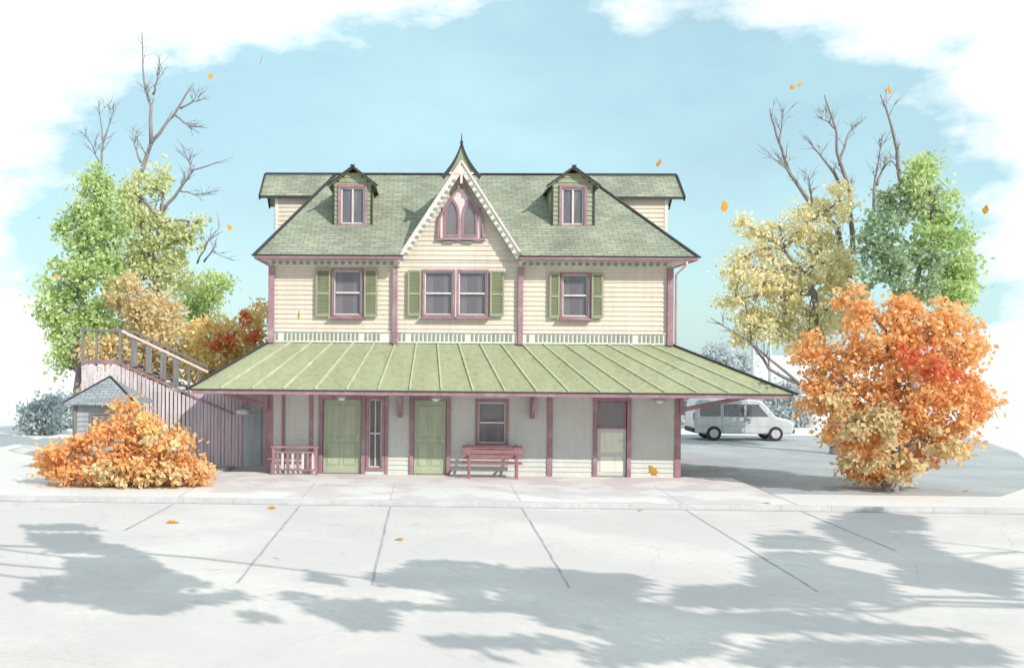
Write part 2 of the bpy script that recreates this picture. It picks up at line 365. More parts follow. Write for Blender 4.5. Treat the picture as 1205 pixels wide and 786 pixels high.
# main hip roof
EX0, EX1, EY0, EY1, EZ = -6.3, 6.42, -.60, DEP+.45, 6.40
RX0, RX1, RY, RZ = -4.3, 3.72, 3.55, 9.38
mb = MB()
c00, c10, c11, c01 = (EX0,EY0,EZ), (EX1,EY0,EZ), (EX1,EY1,EZ), (EX0,EY1,EZ); ra, rb = (RX0,RY,RZ), (RX1,RY,RZ)
GX, GHW, GZ0, GZ1 = -.33, 1.76, 6.36, 9.12
vz = GZ1+.09; vp = (GX, EY0+(vz-EZ)*(RY-EY0)/(RZ-EZ), vz); nl, nr, rm = (GX-GHW-.02,EY0,EZ), (GX+GHW+.02,EY0,EZ), (GX,RY,RZ)
mb.poly([c00,nl,vp,rm,ra]); mb.poly([nr,c10,rb,rm,vp]); mb.poly([c10,c11,rb]); mb.poly([c11,c01,ra,rb]); mb.poly([c01,c00,ra])
dn = lambda p: (p[0],p[1],p[2]-.03)
for p, q in ((c00,nl),(nr,c10),(c10,c11),(c11,c01),(c01,c00)): mb.poly([dn(p),dn(q),q,p])
RF = mb.build('main_roof', M['shingle'], H)
tag(RF, None)
boxes('soffit', M['pinkwhite'], H, (EX0+.06,GX-GHW,EY0+.06,.0,6.286,6.33), (GX+GHW,EX1-.06,EY0+.06,.0,6.286,6.33), (EX0+.06,EX1-.06,.0,EY1-.06,6.286,6.33), bevel=0)
for xa, xb in ((EX0-.02, GX-GHW+.1), (GX+GHW-.1, EX1+.02)):
    gt = boxes('gutter', M['mauve'], H, (xa,xb,EY0-.09,EY0+.06,6.27,6.375), bevel=.025)
    boxes('gutter_lip', M['dark'], gt, (xa,xb,EY0-.105,EY0-.085,6.35,6.395))
for xs, xe in ((EX0-.02, EX0+.10), (EX1-.10, EX1+.02)):
    boxes('fascia', M['mauve'], H, (xs,xe,EY0+.063,EY1,6.27,6.375))
mb = MB(); mb.bar((-6.62,RY,RZ+.02), (6.72,RY,RZ+.02), .16, .05); mb.build('ridge_cap', M['dark'], RF, .01)
for s, rp in ((c00, ra), (c10, rb)):
    mb = MB(); d = (Vector(rp)-Vector(s)).normalized()
    mb.bar(Vector(s)-d*.12+Vector((0,0,.02)), Vector(rp)+Vector((0,0,.02)), .11, .045); mb.build('hip_cap', M['dark'], RF, .01)

# side gables on the hips
for sgn, xo, xi, lab in ((-1, -6.62, -4.0, 'left'), (1, 6.72, 3.4, 'right')):
    xw = xo - sgn*.46
    mb = MB()
    zr, ze, ye, t = RZ-.02, 8.52, 2.42, .07
    for sy in (-1, 1):
        yy = RY + sy*(RY-ye)
        mb.mesh([(xo,RY,zr),(xi,RY,zr),(xi,yy,ze),(xo,yy,ze),(xo,RY,zr-t*1.3),(xi,RY,zr-t*1.3),(xi,yy,ze-t),(xo,yy,ze-t)],
                [(0,1,2,3),(7,6,5,4),(0,3,7,4),(3,2,6,7),(1,0,4,5),(2,1,5,6)])
    sd = mb.build('side_gable', M['shingle'], H)
    mb = MB()
    clap(mb, (min(xw,xi),2.62,0), (1,0,0), (0,-1,0), abs(xi-xw), 6.5, 8.62)
    clap(mb, (max(xw,xi),4.48,0), (-1,0,0), (0,1,0), abs(xi-xw), 6.5, 8.62)
    def lim(z): 
        k = .93 if z < 8.6 else max(0, .93*(9.3-z)/.7); return (.93-k, .93+k)
    if sgn < 0: clap(mb, (xw,4.48,0), (0,-1,0), (-1,0,0), 1.86, 6.5, 9.25, limits=lim)
    else: clap(mb, (xw,2.62,0), (0,1,0), (1,0,0), 1.86, 6.5, 9.25, limits=lim)
    mb.build('gable_cheek', M['cream'], sd)
    mb = MB(); mb.box(min(xw,xw-sgn*.1), max(xw,xw-sgn*.1), 2.585, 2.64, 6.6, 8.6); mb.build('cheek_board', M['trim'], sd)
    mb = MB()
    for sy in (-1, 1): mb.bar((xo+sgn*.02,RY,zr-.03), (xo+sgn*.02,RY+sy*1.16,ze-.06), .05, .17)
    mb.box(min(xo,xi), max(xo,xi), ye-.03, ye+.0, ze-.085, ze+.0)
    mb.build('rake_board', M['dark'], sd, .008)

mb = MB(); dx = X1+.09
mb.tube([(dx+.2,EY0-.02,6.27),(dx+.2,EY0-.02,6.15),(dx+.02,-.09,5.9),(dx+.02,-.09,3.88)], [.038]*4, 8); mb.build('downpipe', M['pinkwhite'], H, 0, True)
# centre gable
def grake(z): 
    k = GHW*(1-(z-GZ0)/(GZ1-GZ0)); return k
mb = MB()
clap(mb, (GX-GHW,-.012,0), (1,0,0), (0,-1,0), 2*GHW, 6.31, 9.0, [(GX-.85-(GX-GHW)+.27,GX+.85-(GX-GHW)-.27,6.98,7.9)],
     limits=lambda z: (GHW-grake(max(z,GZ0)), GHW+grake(max(z,GZ0))))
mb.build('gable_wall', M['cream'], H)
mb = MB(); t = .06
for s in (-1, 1):
    a, b = (GX, GZ1+.13), (GX+s*(GHW+.1), GZ0-.02)
    y0, y1 = -.32, 3.3
    nx, nz = s*.85, .52
    top = [(a[0],y0,a[1]),(a[0],y1,a[1]),(b[0],y1,b[1]),(b[0],y0,b[1])]
    bot = [(x-nx*t if i > 1 else x, y, z-nz*t*(1 if i > 1 else 2)) for i, (x,y,z) in enumerate(top)]
    mb.mesh(top+bot, [(0,1,2,3) if s < 0 else (3,2,1,0), (7,6,5,4) if s < 0 else (4,5,6,7), (0,3,7,4), (3,2,6,7), (1,0,4,5), (2,1,5,6)])
GR = mb.build('gable_roof', M['shingle'], H)
for s in (-1, 1):                                  # scalloped bargeboards
    a = Vector((GX+s*.0, -.34, GZ1+.06)); b = Vector((GX+s*(GHW+.12), -.34, GZ0-.08)); d = (b-a).normalized()
    nrm = Vector((-s*abs(d.z), 0, -abs(d.x)))
    mb = MB()
    L_ = (b-a).length
    w1 = .20
    pts = [a, b, b+nrm*w1, a+Vector((0,0,-.36))]
    mb.prism([(p.x,p.z) for p in (pts if s < 0 else pts[::-1])], -.36, -.31)
    bb = mb.build('bargeboard', M['trim'], H, .006)
    mb = MB()
    mb.bar(a+Vector((0,-.035,-.02)), b+Vector((0,-.035,-.02)), .06, .075, (0,-1,0)); mb.build('rake_moulding', M['pinkwhite'], bb, .01)
    q = .62
    while q < L_-.1:
        c = a + d*q + nrm*.15
        ring = [(c.x+.062*math.cos(k*math.pi/5), c.z+.05*math.sin(k*math.pi/5)) for k in range(10)]
        mb = MB(); mb.prism(ring, -.385, -.36); q += .195; mb.build('scallop', M['corbel'], bb, .004)
    # flared ogee at the apex
    mb = MB(); cu = []
    for i in range(9):
        tt = i/8; cu.append((GX+s*(.02+.56*tt**1.0*(.35+.65*tt)), 9.72-1.0*tt))
    inner = [(x-s*.065*(.3+.7*i/8), z-.10*(.5+.5*i/8)) for i, (x, z) in enumerate(cu)]
    prof = cu + inner[::-1]
    mb.prism(prof if s < 0 else prof[::-1], -.40, -.30); mb.build('ogee_board', M['dark'], H, .006)
mb = MB(); mb.prism([(GX-.36,8.83),(GX+.36,8.83),(GX+.19,9.16),(GX+.06,9.5),(GX,9.62),(GX-.06,9.5),(GX-.19,9.16)], -.345, -.302); mb.build('apex_panel', M['sage'], H, .01)
boxes('collar_tie', M['pinkwhite'], H, (GX-.36,GX+.36,-.385,-.30,8.77,8.83), (GX-.035,GX+.035,-.40,-.30,8.5,8.77))
mb = MB(); mb.tube([(GX,-.35,9.6),(GX,-.35,9.75),(GX,-.35,9.98)], [.035,.022,.006], 8); mb.lathe((GX,-.35,9.70), [(.005,-.06),(.05,-.02),(.05,.02),(.005,.06)], 10); mb.build('finial', M['dark'], H, 0, True)
# lancet pair
def lancet(cx, hw, z0, zs, zt, n=6):
    pts = [(cx-hw,z0),(cx+hw,z0)]
    for i in range(n+1):
        t = i/n; pts.append((cx+hw*math.cos(t*math.pi/2)**.8 if i < n else cx, zs+(zt-zs)*t**.9))
    for i in range(n-1, -1, -1):
        t = i/n; pts.append((cx-hw*math.cos(t*math.pi/2)**.8, zs+(zt-zs)*t**.9))
    return pts
LWN = MB(); base = lancet(GX, .60, 6.93, 7.5, 8.42); LWN.prism(base, -.075, -.02)
lw = LWN.build('lancet_window', M['pinkwhite'], H, .01)
for cx in (GX-.26, GX+.26):
    mb = MB(); inn = lancet(cx, .165, 7.05, 7.5, 8.02); out = lancet(cx, .235, 6.99, 7.5, 8.14)
    n = len(inn); vs = [(x,-.115,z) for x,z in out]+[(x,-.115,z) for x,z in inn]+[(x,-.06,z) for x,z in out]+[(x,-.076,z) for x,z in inn]
    fs = []
    for i in range(n):
        j = (i+1) % n; fs += [(i,j,n+j,n+i), (2*n+i,2*n+j,j,i), (n+i,n+j,3*n+j,3*n+i)]
    mb.mesh(vs, fs); mb.build('lancet_frame', M['mauve'], lw)
    mb = MB(); mb.prism(inn, -.084, -.077); mb.build('pane', M['glass'], lw)
boxes('sill', M['mauve'], lw, (GX-.72,GX+.72,-.15,-.02,6.87,6.94))
for s in (-1, 1):
    mb = MB(); mb.bar((GX+s*.66,-.11,6.95), (GX+s*.62,-.11,7.55), .075, .09, (0,-1,0)); mb.bar((GX+s*.62,-.11,7.55), (GX+s*.03,-.11,8.50), .075, .09, (0,-1,0)); mb.build('hood_mould', M['mauve'], lw, .008)
for cx in (GX-.36, GX+.2):
    mb = MB(); mb.prism([(cx-.2,6.86),(cx-.14,6.78),(cx+.14,6.78),(cx+.2,6.86)], -.11, -.02); mb.build('sill_corbel', M['corbel'], lw, .02)

# windows
def window(x0, x1, z0, z1, y=0, parent=H, bars='h', fw=.085, curtain=0, mat='mauve', sill=True):
    f = boxes('window', M[mat], parent, (x0-fw,x0,y-.075,y+.02,z0-fw,z1+fw), (x1,x1+fw,y-.075,y+.02,z0-fw,z1+fw), (x0,x1,y-.075,y+.02,z1,z1+fw), (x0,x1,y-.075,y+.02,z0-fw,z0))
    s = .035; zm = (z0+z1)/2; yb = y+.01
    sb = [(x0,x0+s,yb,yb+.05,z0,z1), (x1-s,x1,yb,yb+.05,z0,z1), (x0+s,x1-s,yb,yb+.05,z1-s,z1), (x0+s,x1-s,yb,yb+.05,z0,z0+s)]
    if 'h' in bars: sb.append((x0+s,x1-s,yb-.02,yb+.05,zm-.025,zm+.025))
    if 'v' in bars: sb.append(((x0+x1)/2-.02,(x0+x1)/2+.02,yb,yb+.05,z0+s,z1-s))
    boxes('sash', M['sash'], f, *sb, bevel=.004)
    boxes('pane', M['glass'], f, (x0+s*.5,x1-s*.5,yb+.06,yb+.068,z0+s*.5,z1-s*.5), bevel=0)
    if sill: boxes('sill', M[mat], f, (x0-fw-.04,x1+fw+.04,y-.23,y-.0,z0-fw-.05,z0-fw-.002))
    if curtain:
        mb = MB(); W = x1-x0
        for (a, b) in ((0, .30), (.70, 1)):
            k = 10; pr = []
            for i in range(k+1):
                t = a+(b-a)*i/k; pr.append((x0+W*t, yb+.14+.02*math.sin(i*2.1)))
            for (p, q) in zip(pr, pr[1:]): mb.poly([(p[0],p[1],z0),(q[0],q[1],z0),(q[0],q[1],z1),(p[0],p[1],z1)])
        if curtain == 2: mb.box(x0, x1, yb+.11, yb+.115, zm+.1, z1)
        mb.build('curtain', M['curtain'], f)
    return f
for i, w in enumerate(UW): window(*w, fw=.07, curtain=1)
boxes('mullion', M['pinkwhite'], H, (-.478,-.442,-.085,-.0,4.62,6.04))
def shutter(x0, x1, z0, z1):
    mb = MB(); y0, y1 = -.15, -.09; s = .055
    mb.box(x0,x0+s,y0,y1,z0,z1); mb.box(x1-s,x1,y0,y1,z0,z1)
    zm = z0+(z1-z0)*.48
    for za, zb in ((z0,z0+.08),(zm-.035,zm+.035),(z1-.06,z1)): mb.box(x0+s,x1-s,y0,y1,za,zb)
    for za, zb in ((z0+.08,zm-.035),(zm+.035,z1-.06)):
        z = za+.02
        while z < zb-.02:
            mb.mesh([(x0+s,y1,z+.045),(x1-s,y1,z+.045),(x1-s,y0+.008,z),(x0+s,y0+.008,z),(x0+s,y1,z+.035),(x1-s,y1,z+.035),(x1-s,y0+.008,z-.01),(x0+s,y0+.008,z-.01)],
                    [(3,2,1,0),(4,5,6,7),(0,4,7,3),(1,2,6,5),(3,7,6,2)]); z += .05
    mb.build('shutter', M['sage'], H, .003)
for a in ((-4.57,-4.14,4.62,6.03), (-3.15,-2.76,4.62,6.03), (-1.87,-1.47,4.66,6.0), (.54,.95,4.66,6.0), (2.27,2.57,4.62,5.94), (3.49,3.83,4.62,5.94)): shutter(*a)

# roof dormers
def dormer(cx, hw, wx):
    y = .88; zb, ze, za = 7.32, 8.66, 9.14
    rz = lambda yy: EZ + (yy-EY0)*(RZ-EZ)/(RY-EY0)
    mb = MB()
    # cheeks and face (face has an opening)
    clap(mb, (cx-hw,y,0), (1,0,0), (0,-1,0), 2*hw, zb, ze+.35, [(hw-wx,hw+wx,zb+.12,ze-.1)], limits=lambda z: (max(0,(z-ze)*hw/.5), 2*hw-max(0,(z-ze)*hw/.5)))
    for s in (-1, 1):
        yb_ = EY0+(ze-EZ)*(RY-EY0)/(RZ-EZ)
        mb.poly([(cx+s*hw,y,zb-.05),(cx+s*hw,yb_,ze),(cx+s*hw,y,ze)])
    d = mb.build('dormer', M['sage'], H)
    mb = MB(); t = .05; y0 = y-.2; yr = EY0+(za-EZ)*(RY-EY0)/(RZ-EZ)
    for s in (-1, 1):
        ex, ez = cx+s*(hw+.14), ze-.06
        top = [(cx,y0,za+.05),(cx,yr+.15,za+.05),(ex,yr+.15,ez),(ex,y0,ez)]; bot = [(x,yy,z-t) for x,yy,z in top]
        mb.mesh(top+bot, [(0,1,2,3) if s < 0 else (3,2,1,0), (7,6,5,4) if s < 0 else (4,5,6,7), (0,3,7,4), (3,2,6,7), (1,0,4,5), (2,1,5,6)])
    mb.build('dormer_roof', M['shingle'], d)
    mb = MB()
    for s in (-1, 1): mb.bar((cx-s*.06,y0-.02,za+.075), (cx+s*(hw+.19),y0-.02,ze-.075), .05, .065, (0,-1,0))
    mb.build('rake_trim', M['dark'], d, .006)
    for s in (-1, 1): boxes('corner_trim', M['dark'], d, (cx+s*hw-.03,cx+s*hw+.03,y-.05,y+.0,zb-.02,ze-.05))
    x0, x1, z0, z1 = cx-wx, cx+wx, zb+.12, ze-.1; fw = .085
    boxes('window_frame', M['mauve'], d, (x0-fw,x0,y-.07,y+.02,z0-fw,z1+fw), (x1,x1+fw,y-.07,y+.02,z0-fw,z1+fw), (x0,x1,y-.07,y+.02,z1,z1+fw), (x0-.03,x1+.03,y-.1,y+.02,z0-fw,z0))
    boxes('sash', M['sash'], d, (x0,x0+.05,y+.01,y+.05,z0,z1), (x1-.05,x1,y+.01,y+.05,z0,z1), (cx-.03,cx+.03,y+.0,y+.05,z0,z1), (x0,x1,y+.012,y+.05,z0,z0+.06), (x0,x1,y+.012,y+.05,z1-.05,z1), bevel=.004)
    boxes('pane', M['glass'], d, (x0+.02,x1-.02,y+.055,y+.062,z0+.02,z1-.02), bevel=0)
    mb = MB()
    for s in (-1, 1): mb.mesh([(cx+s*.01,y+.08,z1),(cx+s*.17,y+.09,z1),(cx+s*.06,y+.09,z0+.4),(cx+s*.01,y+.08,z0+.25)], [(0,1,2,3)])
    mb.build('curtain', M['curtain'], d)
    boxes('dormer_back', M['greywood'], d, (cx-hw+.05,cx+hw-.05,y+.5,y+.55,zb+.5,ze+.2), bevel=0)
dormer(-3.57, .58, .36)
dormer(3.06, .62, .33)

# porch roof on brackets
PXL, PXR, PY0, PZE, PZT = -7.8, 8.62, -2.3, 2.56, 3.86
mb = MB()
e = [(PXL,PY0,PZE),(PXR,PY0,PZE),(PXR,DEP+.3,PZE),(PXL,DEP+.3,PZE)]; w = [(X0,.0,PZT),(X1,.0,PZT),(X1,DEP+.3,PZT),(X0,DEP+.3,PZT)]
mb.poly([e[0],e[1],w[1],w[0]]); mb.poly([e[1],e[2],w[2],w[1]]); mb.poly([e[3],e[0],w[0],w[3]])
for p, q in ((0,1),(1,2),(3,0)): mb.poly([dn(e[p]),dn(e[q]),e[q],e[p]])
PR = mb.build('porch_roof', M['metal'], H)
mb = MB(); n = 19
nv = Vector((0,-(PZT-PZE),-PY0)).normalized()
for i in range(1, n):
    t = i/n
    p = Vector((X0+(X1-X0)*t,-.03,PZT-.017)); q = Vector((PXL+(PXR-PXL)*t,PY0,PZE))
    mb.bar(p+nv*.02, q+nv*.02, .045, .06, nv)
for s, (a, b) in ((-1,(w[0],e[0])), (1,(w[1],e[1]))):
    for k in range(1, 9):
        y = k*.9
        mb.bar((a[0],y,PZT+.02), (b[0],-2.3+y*1.25,PZE+.02), .045, .06)
mb.build('roof_seam', M['seam'], PR, .006)
for a, b in ((w[0],e[0]), (w[1],e[1])):
    mb = MB(); d = (Vector(b)-Vector(a)).normalized(); mb.bar(Vector(a)+Vector((0,0,.03)), Vector(b)+d*.12+Vector((0,0,.03)), .09, .05); mb.build('hip_cap', M['dark'], PR, .008)
boxes('fascia', M['mauve'], PR, (PXL+.03,PXR-.03,PY0+.02,PY0+.07,2.41,2.53), (PXL+.03,PXL+.08,PY0+.07,DEP+.3,2.41,2.53), (PXR-.08,PXR-.03,PY0+.07,DEP+.3,2.41,2.53))
boxes('drip_edge', M['dark'], PR, (PXL,PXR,PY0-.012,PY0+.016,2.515,2.548), bevel=.004)
boxes('soffit', M['pinkwhite'], PR, (PXL+.08,PXR-.08,PY0+.07,-.06,2.53,2.555), (PXL+.08,LX0-.06,-.06,DEP+.2,2.53,2.555), (LX1+.06,PXR-.08,-.06,DEP+.2,2.53,2.555), bevel=0)
def brace(p, q, top, r=.06):
    mb = MB(); mb.bar(p, q, 2*r, 2*r*.95, (0,1,0) if abs(q[0]-p[0]) > .3 else (1,0,0))
    mb.bar((p[0],p[1],p[2]-.12), (p[0],p[1],top), .12, .12, (0,1,0)); mb.bar((p[0],p[1],top-.045), (q[0]+(q[0]-p[0])*.08,q[1],top-.045), .1, .085, (0,1,0) if abs(q[0]-p[0]) > .3 else (1,0,0))
    return mb.build('knee_brace', M['mauve'], H, .012)
brace((LX1+.05,-.12,1.98), (8.2,-.12,2.42), 2.52)
brace((LX0-.05,-.12,1.98), (-7.45,-.12,2.42), 2.52)
for x in (-2.06, 1.80):
    brace((x,-.13,1.80), (x,-1.35,2.44), 2.52)

# doors
def door(x0, x1, z0, z1, kind):
    f = boxes('door', M['door' if kind == 'panel' else 'lower'], H, (x0+.01,x1-.01,.03,.075,z0+.02,z1-.01))
    fw = .12
    boxes('door_frame', M['mauve'], f, (x0-fw,x0,-.08,.06,z0,z1+fw), (x1,x1+fw,-.08,.06,z0,z1+fw), (x0,x1,-.08,.06,z1,z1+fw))
    boxes('threshold', M['greywood'], f, (x0,x1,-.05,.08,z0,z0+.018))
    w = x1-x0
    if kind == 'panel':
        mb = MB()
        for (xa, xb) in ((.12,.46),(.54,.88)):
            for (za, zb) in ((.12,.42),(.48,.92)):
                a, b, c, d = x0+w*xa, x0+w*xb, z0+2.2*za, z0+2.2*zb; t = .035
                mb.box(a,b,.012,.03,c,c+t); mb.box(a,b,.012,.03,d-t,d); mb.box(a,a+t,.012,.03,c+t,d-t); mb.box(b-t,b,.012,.03,c+t,d-t)
        mb.build('panel_moulding', M['door'], f, .006)
    else:
        boxes('pane', M['glass'], f, (x0+.08,x1-.08,.012,.028,1.47,z1-.08), bevel=0)
        boxes('pane_frame', M['mauve'], f, (x0+.0,x1-.0,-.01,.028,1.40,1.468), (x0+.02,x0+.08,.0,.028,1.47,z1-.03), (x1-.08,x1-.02,.0,.028,1.47,z1-.03), (x0+.08,x1-.08,.0,.028,z1-.08,z1-.03))
        boxes('kick_panel', M['trim'], f, (x0+.1,x1-.1,.014,.03,.15,.6), (x0+.1,x1-.1,.014,.03,.72,1.3))
    mb = MB(); hx = x1-.1
    mb.box(hx-.025,hx+.025,.02,.03,.96,1.14); mb.tube([(hx,.03,1.05),(hx,-.03,1.05),(hx-.1,-.035,1.05)], [.012,.012,.01], 8); mb.build('handle', M['metalgrey'], f)
door(*D1, 'panel'); door(*D2, 'panel'); door(*D3, 'half')
window(*SL, bars='hv', fw=.08, sill=False)
window(*LW, fw=.085, curtain=2)
for x in (-3.77, -1.02, 5.45):
    mb = MB(); mb.tube([(x,-.03,2.38),(x,-.14,2.44),(x,-.3,2.42),(x,-.3,2.34)], [.018,.016,.016,.02], 8)
    lp = mb.build('wall_lamp', M['dark'], H, 0, True)
    mb = MB(); mb.lathe((x,-.3,2.33), [(.03,.03),(.08,.02),(.19,-.06),(.205,-.085),(.19,-.08),(.08,0),(.02,.0)], 18); mb.build('lamp_shade', M['metalgrey'], lp, 0, True)
    mb = MB(); mb.lathe((x,-.3,2.25), [(.001,-.09),(.08,-.075),(.125,-.02),(.12,.03),(.05,.06)], 14); mb.build('lamp_globe', M['lampglass'], lp, 0, True)

# ------------------------------------------------------------------ things by the house
B = empty('bench', (.62,-.62,0)); tag(B, 'red slatted wooden bench under the ground-floor window', 'bench')
mb = MB()
for k in range(4): mb.box(-.84,.84,-.34+k*.115,-.34+k*.115+.09,.42,.45)
mb.build('seat', M['bench'], B, .008)
mb = MB()
for z, dy in ((.54,.14),(.68,.17),(.82,.20)): mb.bar((-.86,dy,z+.05), (.86,dy,z+.05), .03, .11)
mb.build('backrest', M['bench'], B, .008)
for x in (-.68, .68):
    mb = MB(); mb.bar((x,-.29,0), (x,-.29,.62), .07, .06, (0,1,0)); mb.build('leg', M['bench'], B, .008)
    mb = MB(); mb.bar((x,.1,0), (x,.11,.45), .07, .06, (0,1,0)); mb.bar((x,.13,.44), (x,.24,.95), .07, .05, (0,1,0)); mb.build('leg', M['bench'], B, .008)
    mb = MB(); mb.box(x-.04,x+.04,-.36,.16,.62,.65); mb.box(x-.03,x+.03,-.3,.1,.36,.415); mb.build('armrest', M['bench'], B, .008)

RL = empty('porch_railing', (-5.1,-.42,0)); tag(RL, 'short mauve picket railing in front of the wall left of the doors', 'railing')
boxes('top_rail', M['mauve'], RL, (-.72,.68,-.045,.045,.78,.84)); boxes('bottom_rail', M['mauve'], RL, (-.6,.57,-.03,.03,.12,.17), (-.6,.57,-.03,.03,.63,.68))
for x in (-.64, .61): boxes('post', M['mauve'], RL, (x-.04,x+.04,-.04,.04,0,.779))
for k in range(8):
    x = -.52+k*.148; boxes('picket', M['pinkwhite'] if k % 2 else M['mauve'], RL, (x-.035,x+.035,-.012,.012,.172,.628), bevel=.004)

# stair and landing at the left
SY = 1.2
ST = empty('outside_stair', (-9.0,SY,0)); tag(ST, 'raised wooden landing and stair with slatted skirt descending to the house at left', 'stair')
S = lambda x: x+9.0
def sbox(name, mat, *bs, bevel=.006): return boxes(name, mat, ST, *[(S(a),S(b),c,d,e_,f_) for a,b,c,d,e_,f_ in bs], bevel=bevel)
LZ = 3.27
sbox('landing_deck', M['mauve'], (-11.95,-10.7,0,1.5,LZ-.12,LZ))
slope = (2.36-LZ)/(-8.6+10.7)
def szt(x): return LZ + slope*(x+10.7) if x > -10.7 else LZ
mb = MB(); mb.bar((S(-10.7),.02,LZ-.1), (S(-7.2),.02,szt(-7.2)-.1), .05, .2, (0,1,0)); mb.bar((S(-10.7),1.45,LZ-.1), (S(-7.2),1.45,szt(-7.2)-.1), .05, .2, (0,1,0)); mb.build('stringer', M['mauve'], ST, .006)
mb = MB()
for k in range(14):
    x = -10.55+k*.24; mb.box(S(x),S(x+.28),.05,1.42,szt(x+.14)-.06,szt(x+.14)-.02)
mb.build('treads', M['greywood'], ST, .006)
for x, zt in ((-11.9,4.17), (-10.74,4.2), (-8.6,3.12)):
    for y in (.03, 1.45): sbox('post', M['greywood'], (x-.035,x+.035,y-.035,y+.035,szt(x)-.15 if x > -10.6 else LZ-.4, zt))
sbox('landing_rail', M['greywood'], (-11.97,-10.68,-.02,.08,4.17,4.22), (-11.97,-11.87,.08,1.5,4.17,4.22), (-11.9,-10.7,1.42,1.48,4.16,4.21))
mb = MB(); mb.bar((S(-10.72),.03,4.19), (S(-8.0),.03,2.93), .07, .06, (0,1,0)); mb.build('handrail', M['pinkwhite'], ST, .008)
mb = MB(); mb.bar((S(-10.72),1.45,4.19), (S(-8.0),1.45,2.93), .07, .06, (0,1,0)); mb.build('handrail', M['greywood'], ST, .008)
for k, x in enumerate((-10.3,-9.85,-9.4,-9.0)):
    z0 = szt(x)-.02; z1 = 4.19+(x+10.72)*(2.93-4.19)/2.72-.03
    sbox('baluster', M['greywood'], (x-.09,x+.09,.03,.06,z0,z1))
mb = MB(); x = -11.92
while x < -6.05:
    w_ = .095+random.uniform(-.01,.01)
    zt = (szt(x+.05)-.17) if x < -8.55 else 2.30
    if not (-6.98 < x < -6.28): mb.box(S(x),S(x+w_),-.02+random.uniform(-.006,.006),.012,0.02+random.uniform(0,.05),zt)
    x += .125 if x < -8.6 else .108
    if x > -8.6 and not mb.__dict__.get('sw'):
        mb.sw = True; mb.build('slat_skirt', M['slatwhite'], ST, .004); mb = MB(); mb.sw = True
mb.build('slat_wall', M['slat'], ST, .004)
sbox('wall_backing', M['slat'], (-8.6,-5.99,.02,.05,.05,2.28), bevel=0)
sbox('backing_boards', M['greywood'], (-11.9,-8.6,.3,.33,.05,2.3), bevel=0)
dd = sbox('storage_door', M['bluegrey'], (-6.88,-6.34,-.035,.018,.06,1.98))
mb = MB()
for k in range(3): mb.box(S(-6.88+.18*k+.17),S(-6.88+.18*k+.178),-.039,-.034,.08,1.96)
mb.box(S(-6.88),S(-6.34),-.055,-.036,.35,.43); mb.box(S(-6.88),S(-6.34),-.055,-.036,1.6,1.68); mb.build('door_ledge', M['bluegrey'], dd)
mb = MB(); c = at(286, 484, SY-.1)
mb.lathe((S(c.x),-.1,c.z), [(.001,-.10),(.17,-.08),(.23,0),(.17,.06),(.001,.09)], 18); mb.build('oval_lamp', M['lampglass'], ST, 0, True)

# small kiosk with a pyramid roof
K = empty('kiosk', (-10.6,-.3,0)); tag(K, 'small blue-grey hut with pyramid roof behind the low orange bush', 'hut')
mb = MB(); clap(mb, (-.78,-.75,0), (1,0,0), (0,-1,0), 1.56, .0, 2.1); clap(mb, (.78,-.75,0), (0,1,0), (1,0,0), 1.5, 0, 2.1); clap(mb, (-.78,.75,0), (0,-1,0), (-1,0,0), 1.5, 0, 2.1); clap(mb, (.78,.75,0), (-1,0,0), (0,1,0), 1.56, 0, 2.1)
mb.build('wall', M['bluegrey'], K)
mb = MB(); r_ = 1.03
for a, b in (((-r_,-r_),(r_,-r_)), ((r_,-r_),(r_,r_)), ((r_,r_),(-r_,r_)), ((-r_,r_),(-r_,-r_))):
    mb.poly([(a[0],a[1],2.08),(b[0],b[1],2.08),(0,0,2.80)]); mb.poly([(a[0],a[1],2.02),(b[0],b[1],2.02),(b[0],b[1],2.08),(a[0],a[1],2.08)])
mb.poly([(-r_,r_,2.02),(r_,r_,2.02),(r_,-r_,2.02),(-r_,-r_,2.02)])
kr = mb.build('roof', M['slate'], K)
mb = MB()
for sx in (-1, 1): mb.bar((sx*r_*1.02,-r_*1.02,2.09), (0,0,2.82), .05, .04)
mb.build('hip_cap', M['dark'], kr, .006)
for x in (-.78, .78): boxes('corner_board', M['greywood'], K, (x-.05,x+.05,-.80,-.70,0,2.02))
wn = boxes('window', M['greywood'], K, (-.36,.36,-.815,-.77,.98,1.06), (-.36,.36,-.815,-.77,1.74,1.80), (-.36,-.3,-.815,-.77,1.06,1.74), (.3,.36,-.815,-.77,1.06,1.74))
boxes('pane', M['glass'], wn, (-.3,.3,-.79,-.78,1.06,1.74), bevel=0)

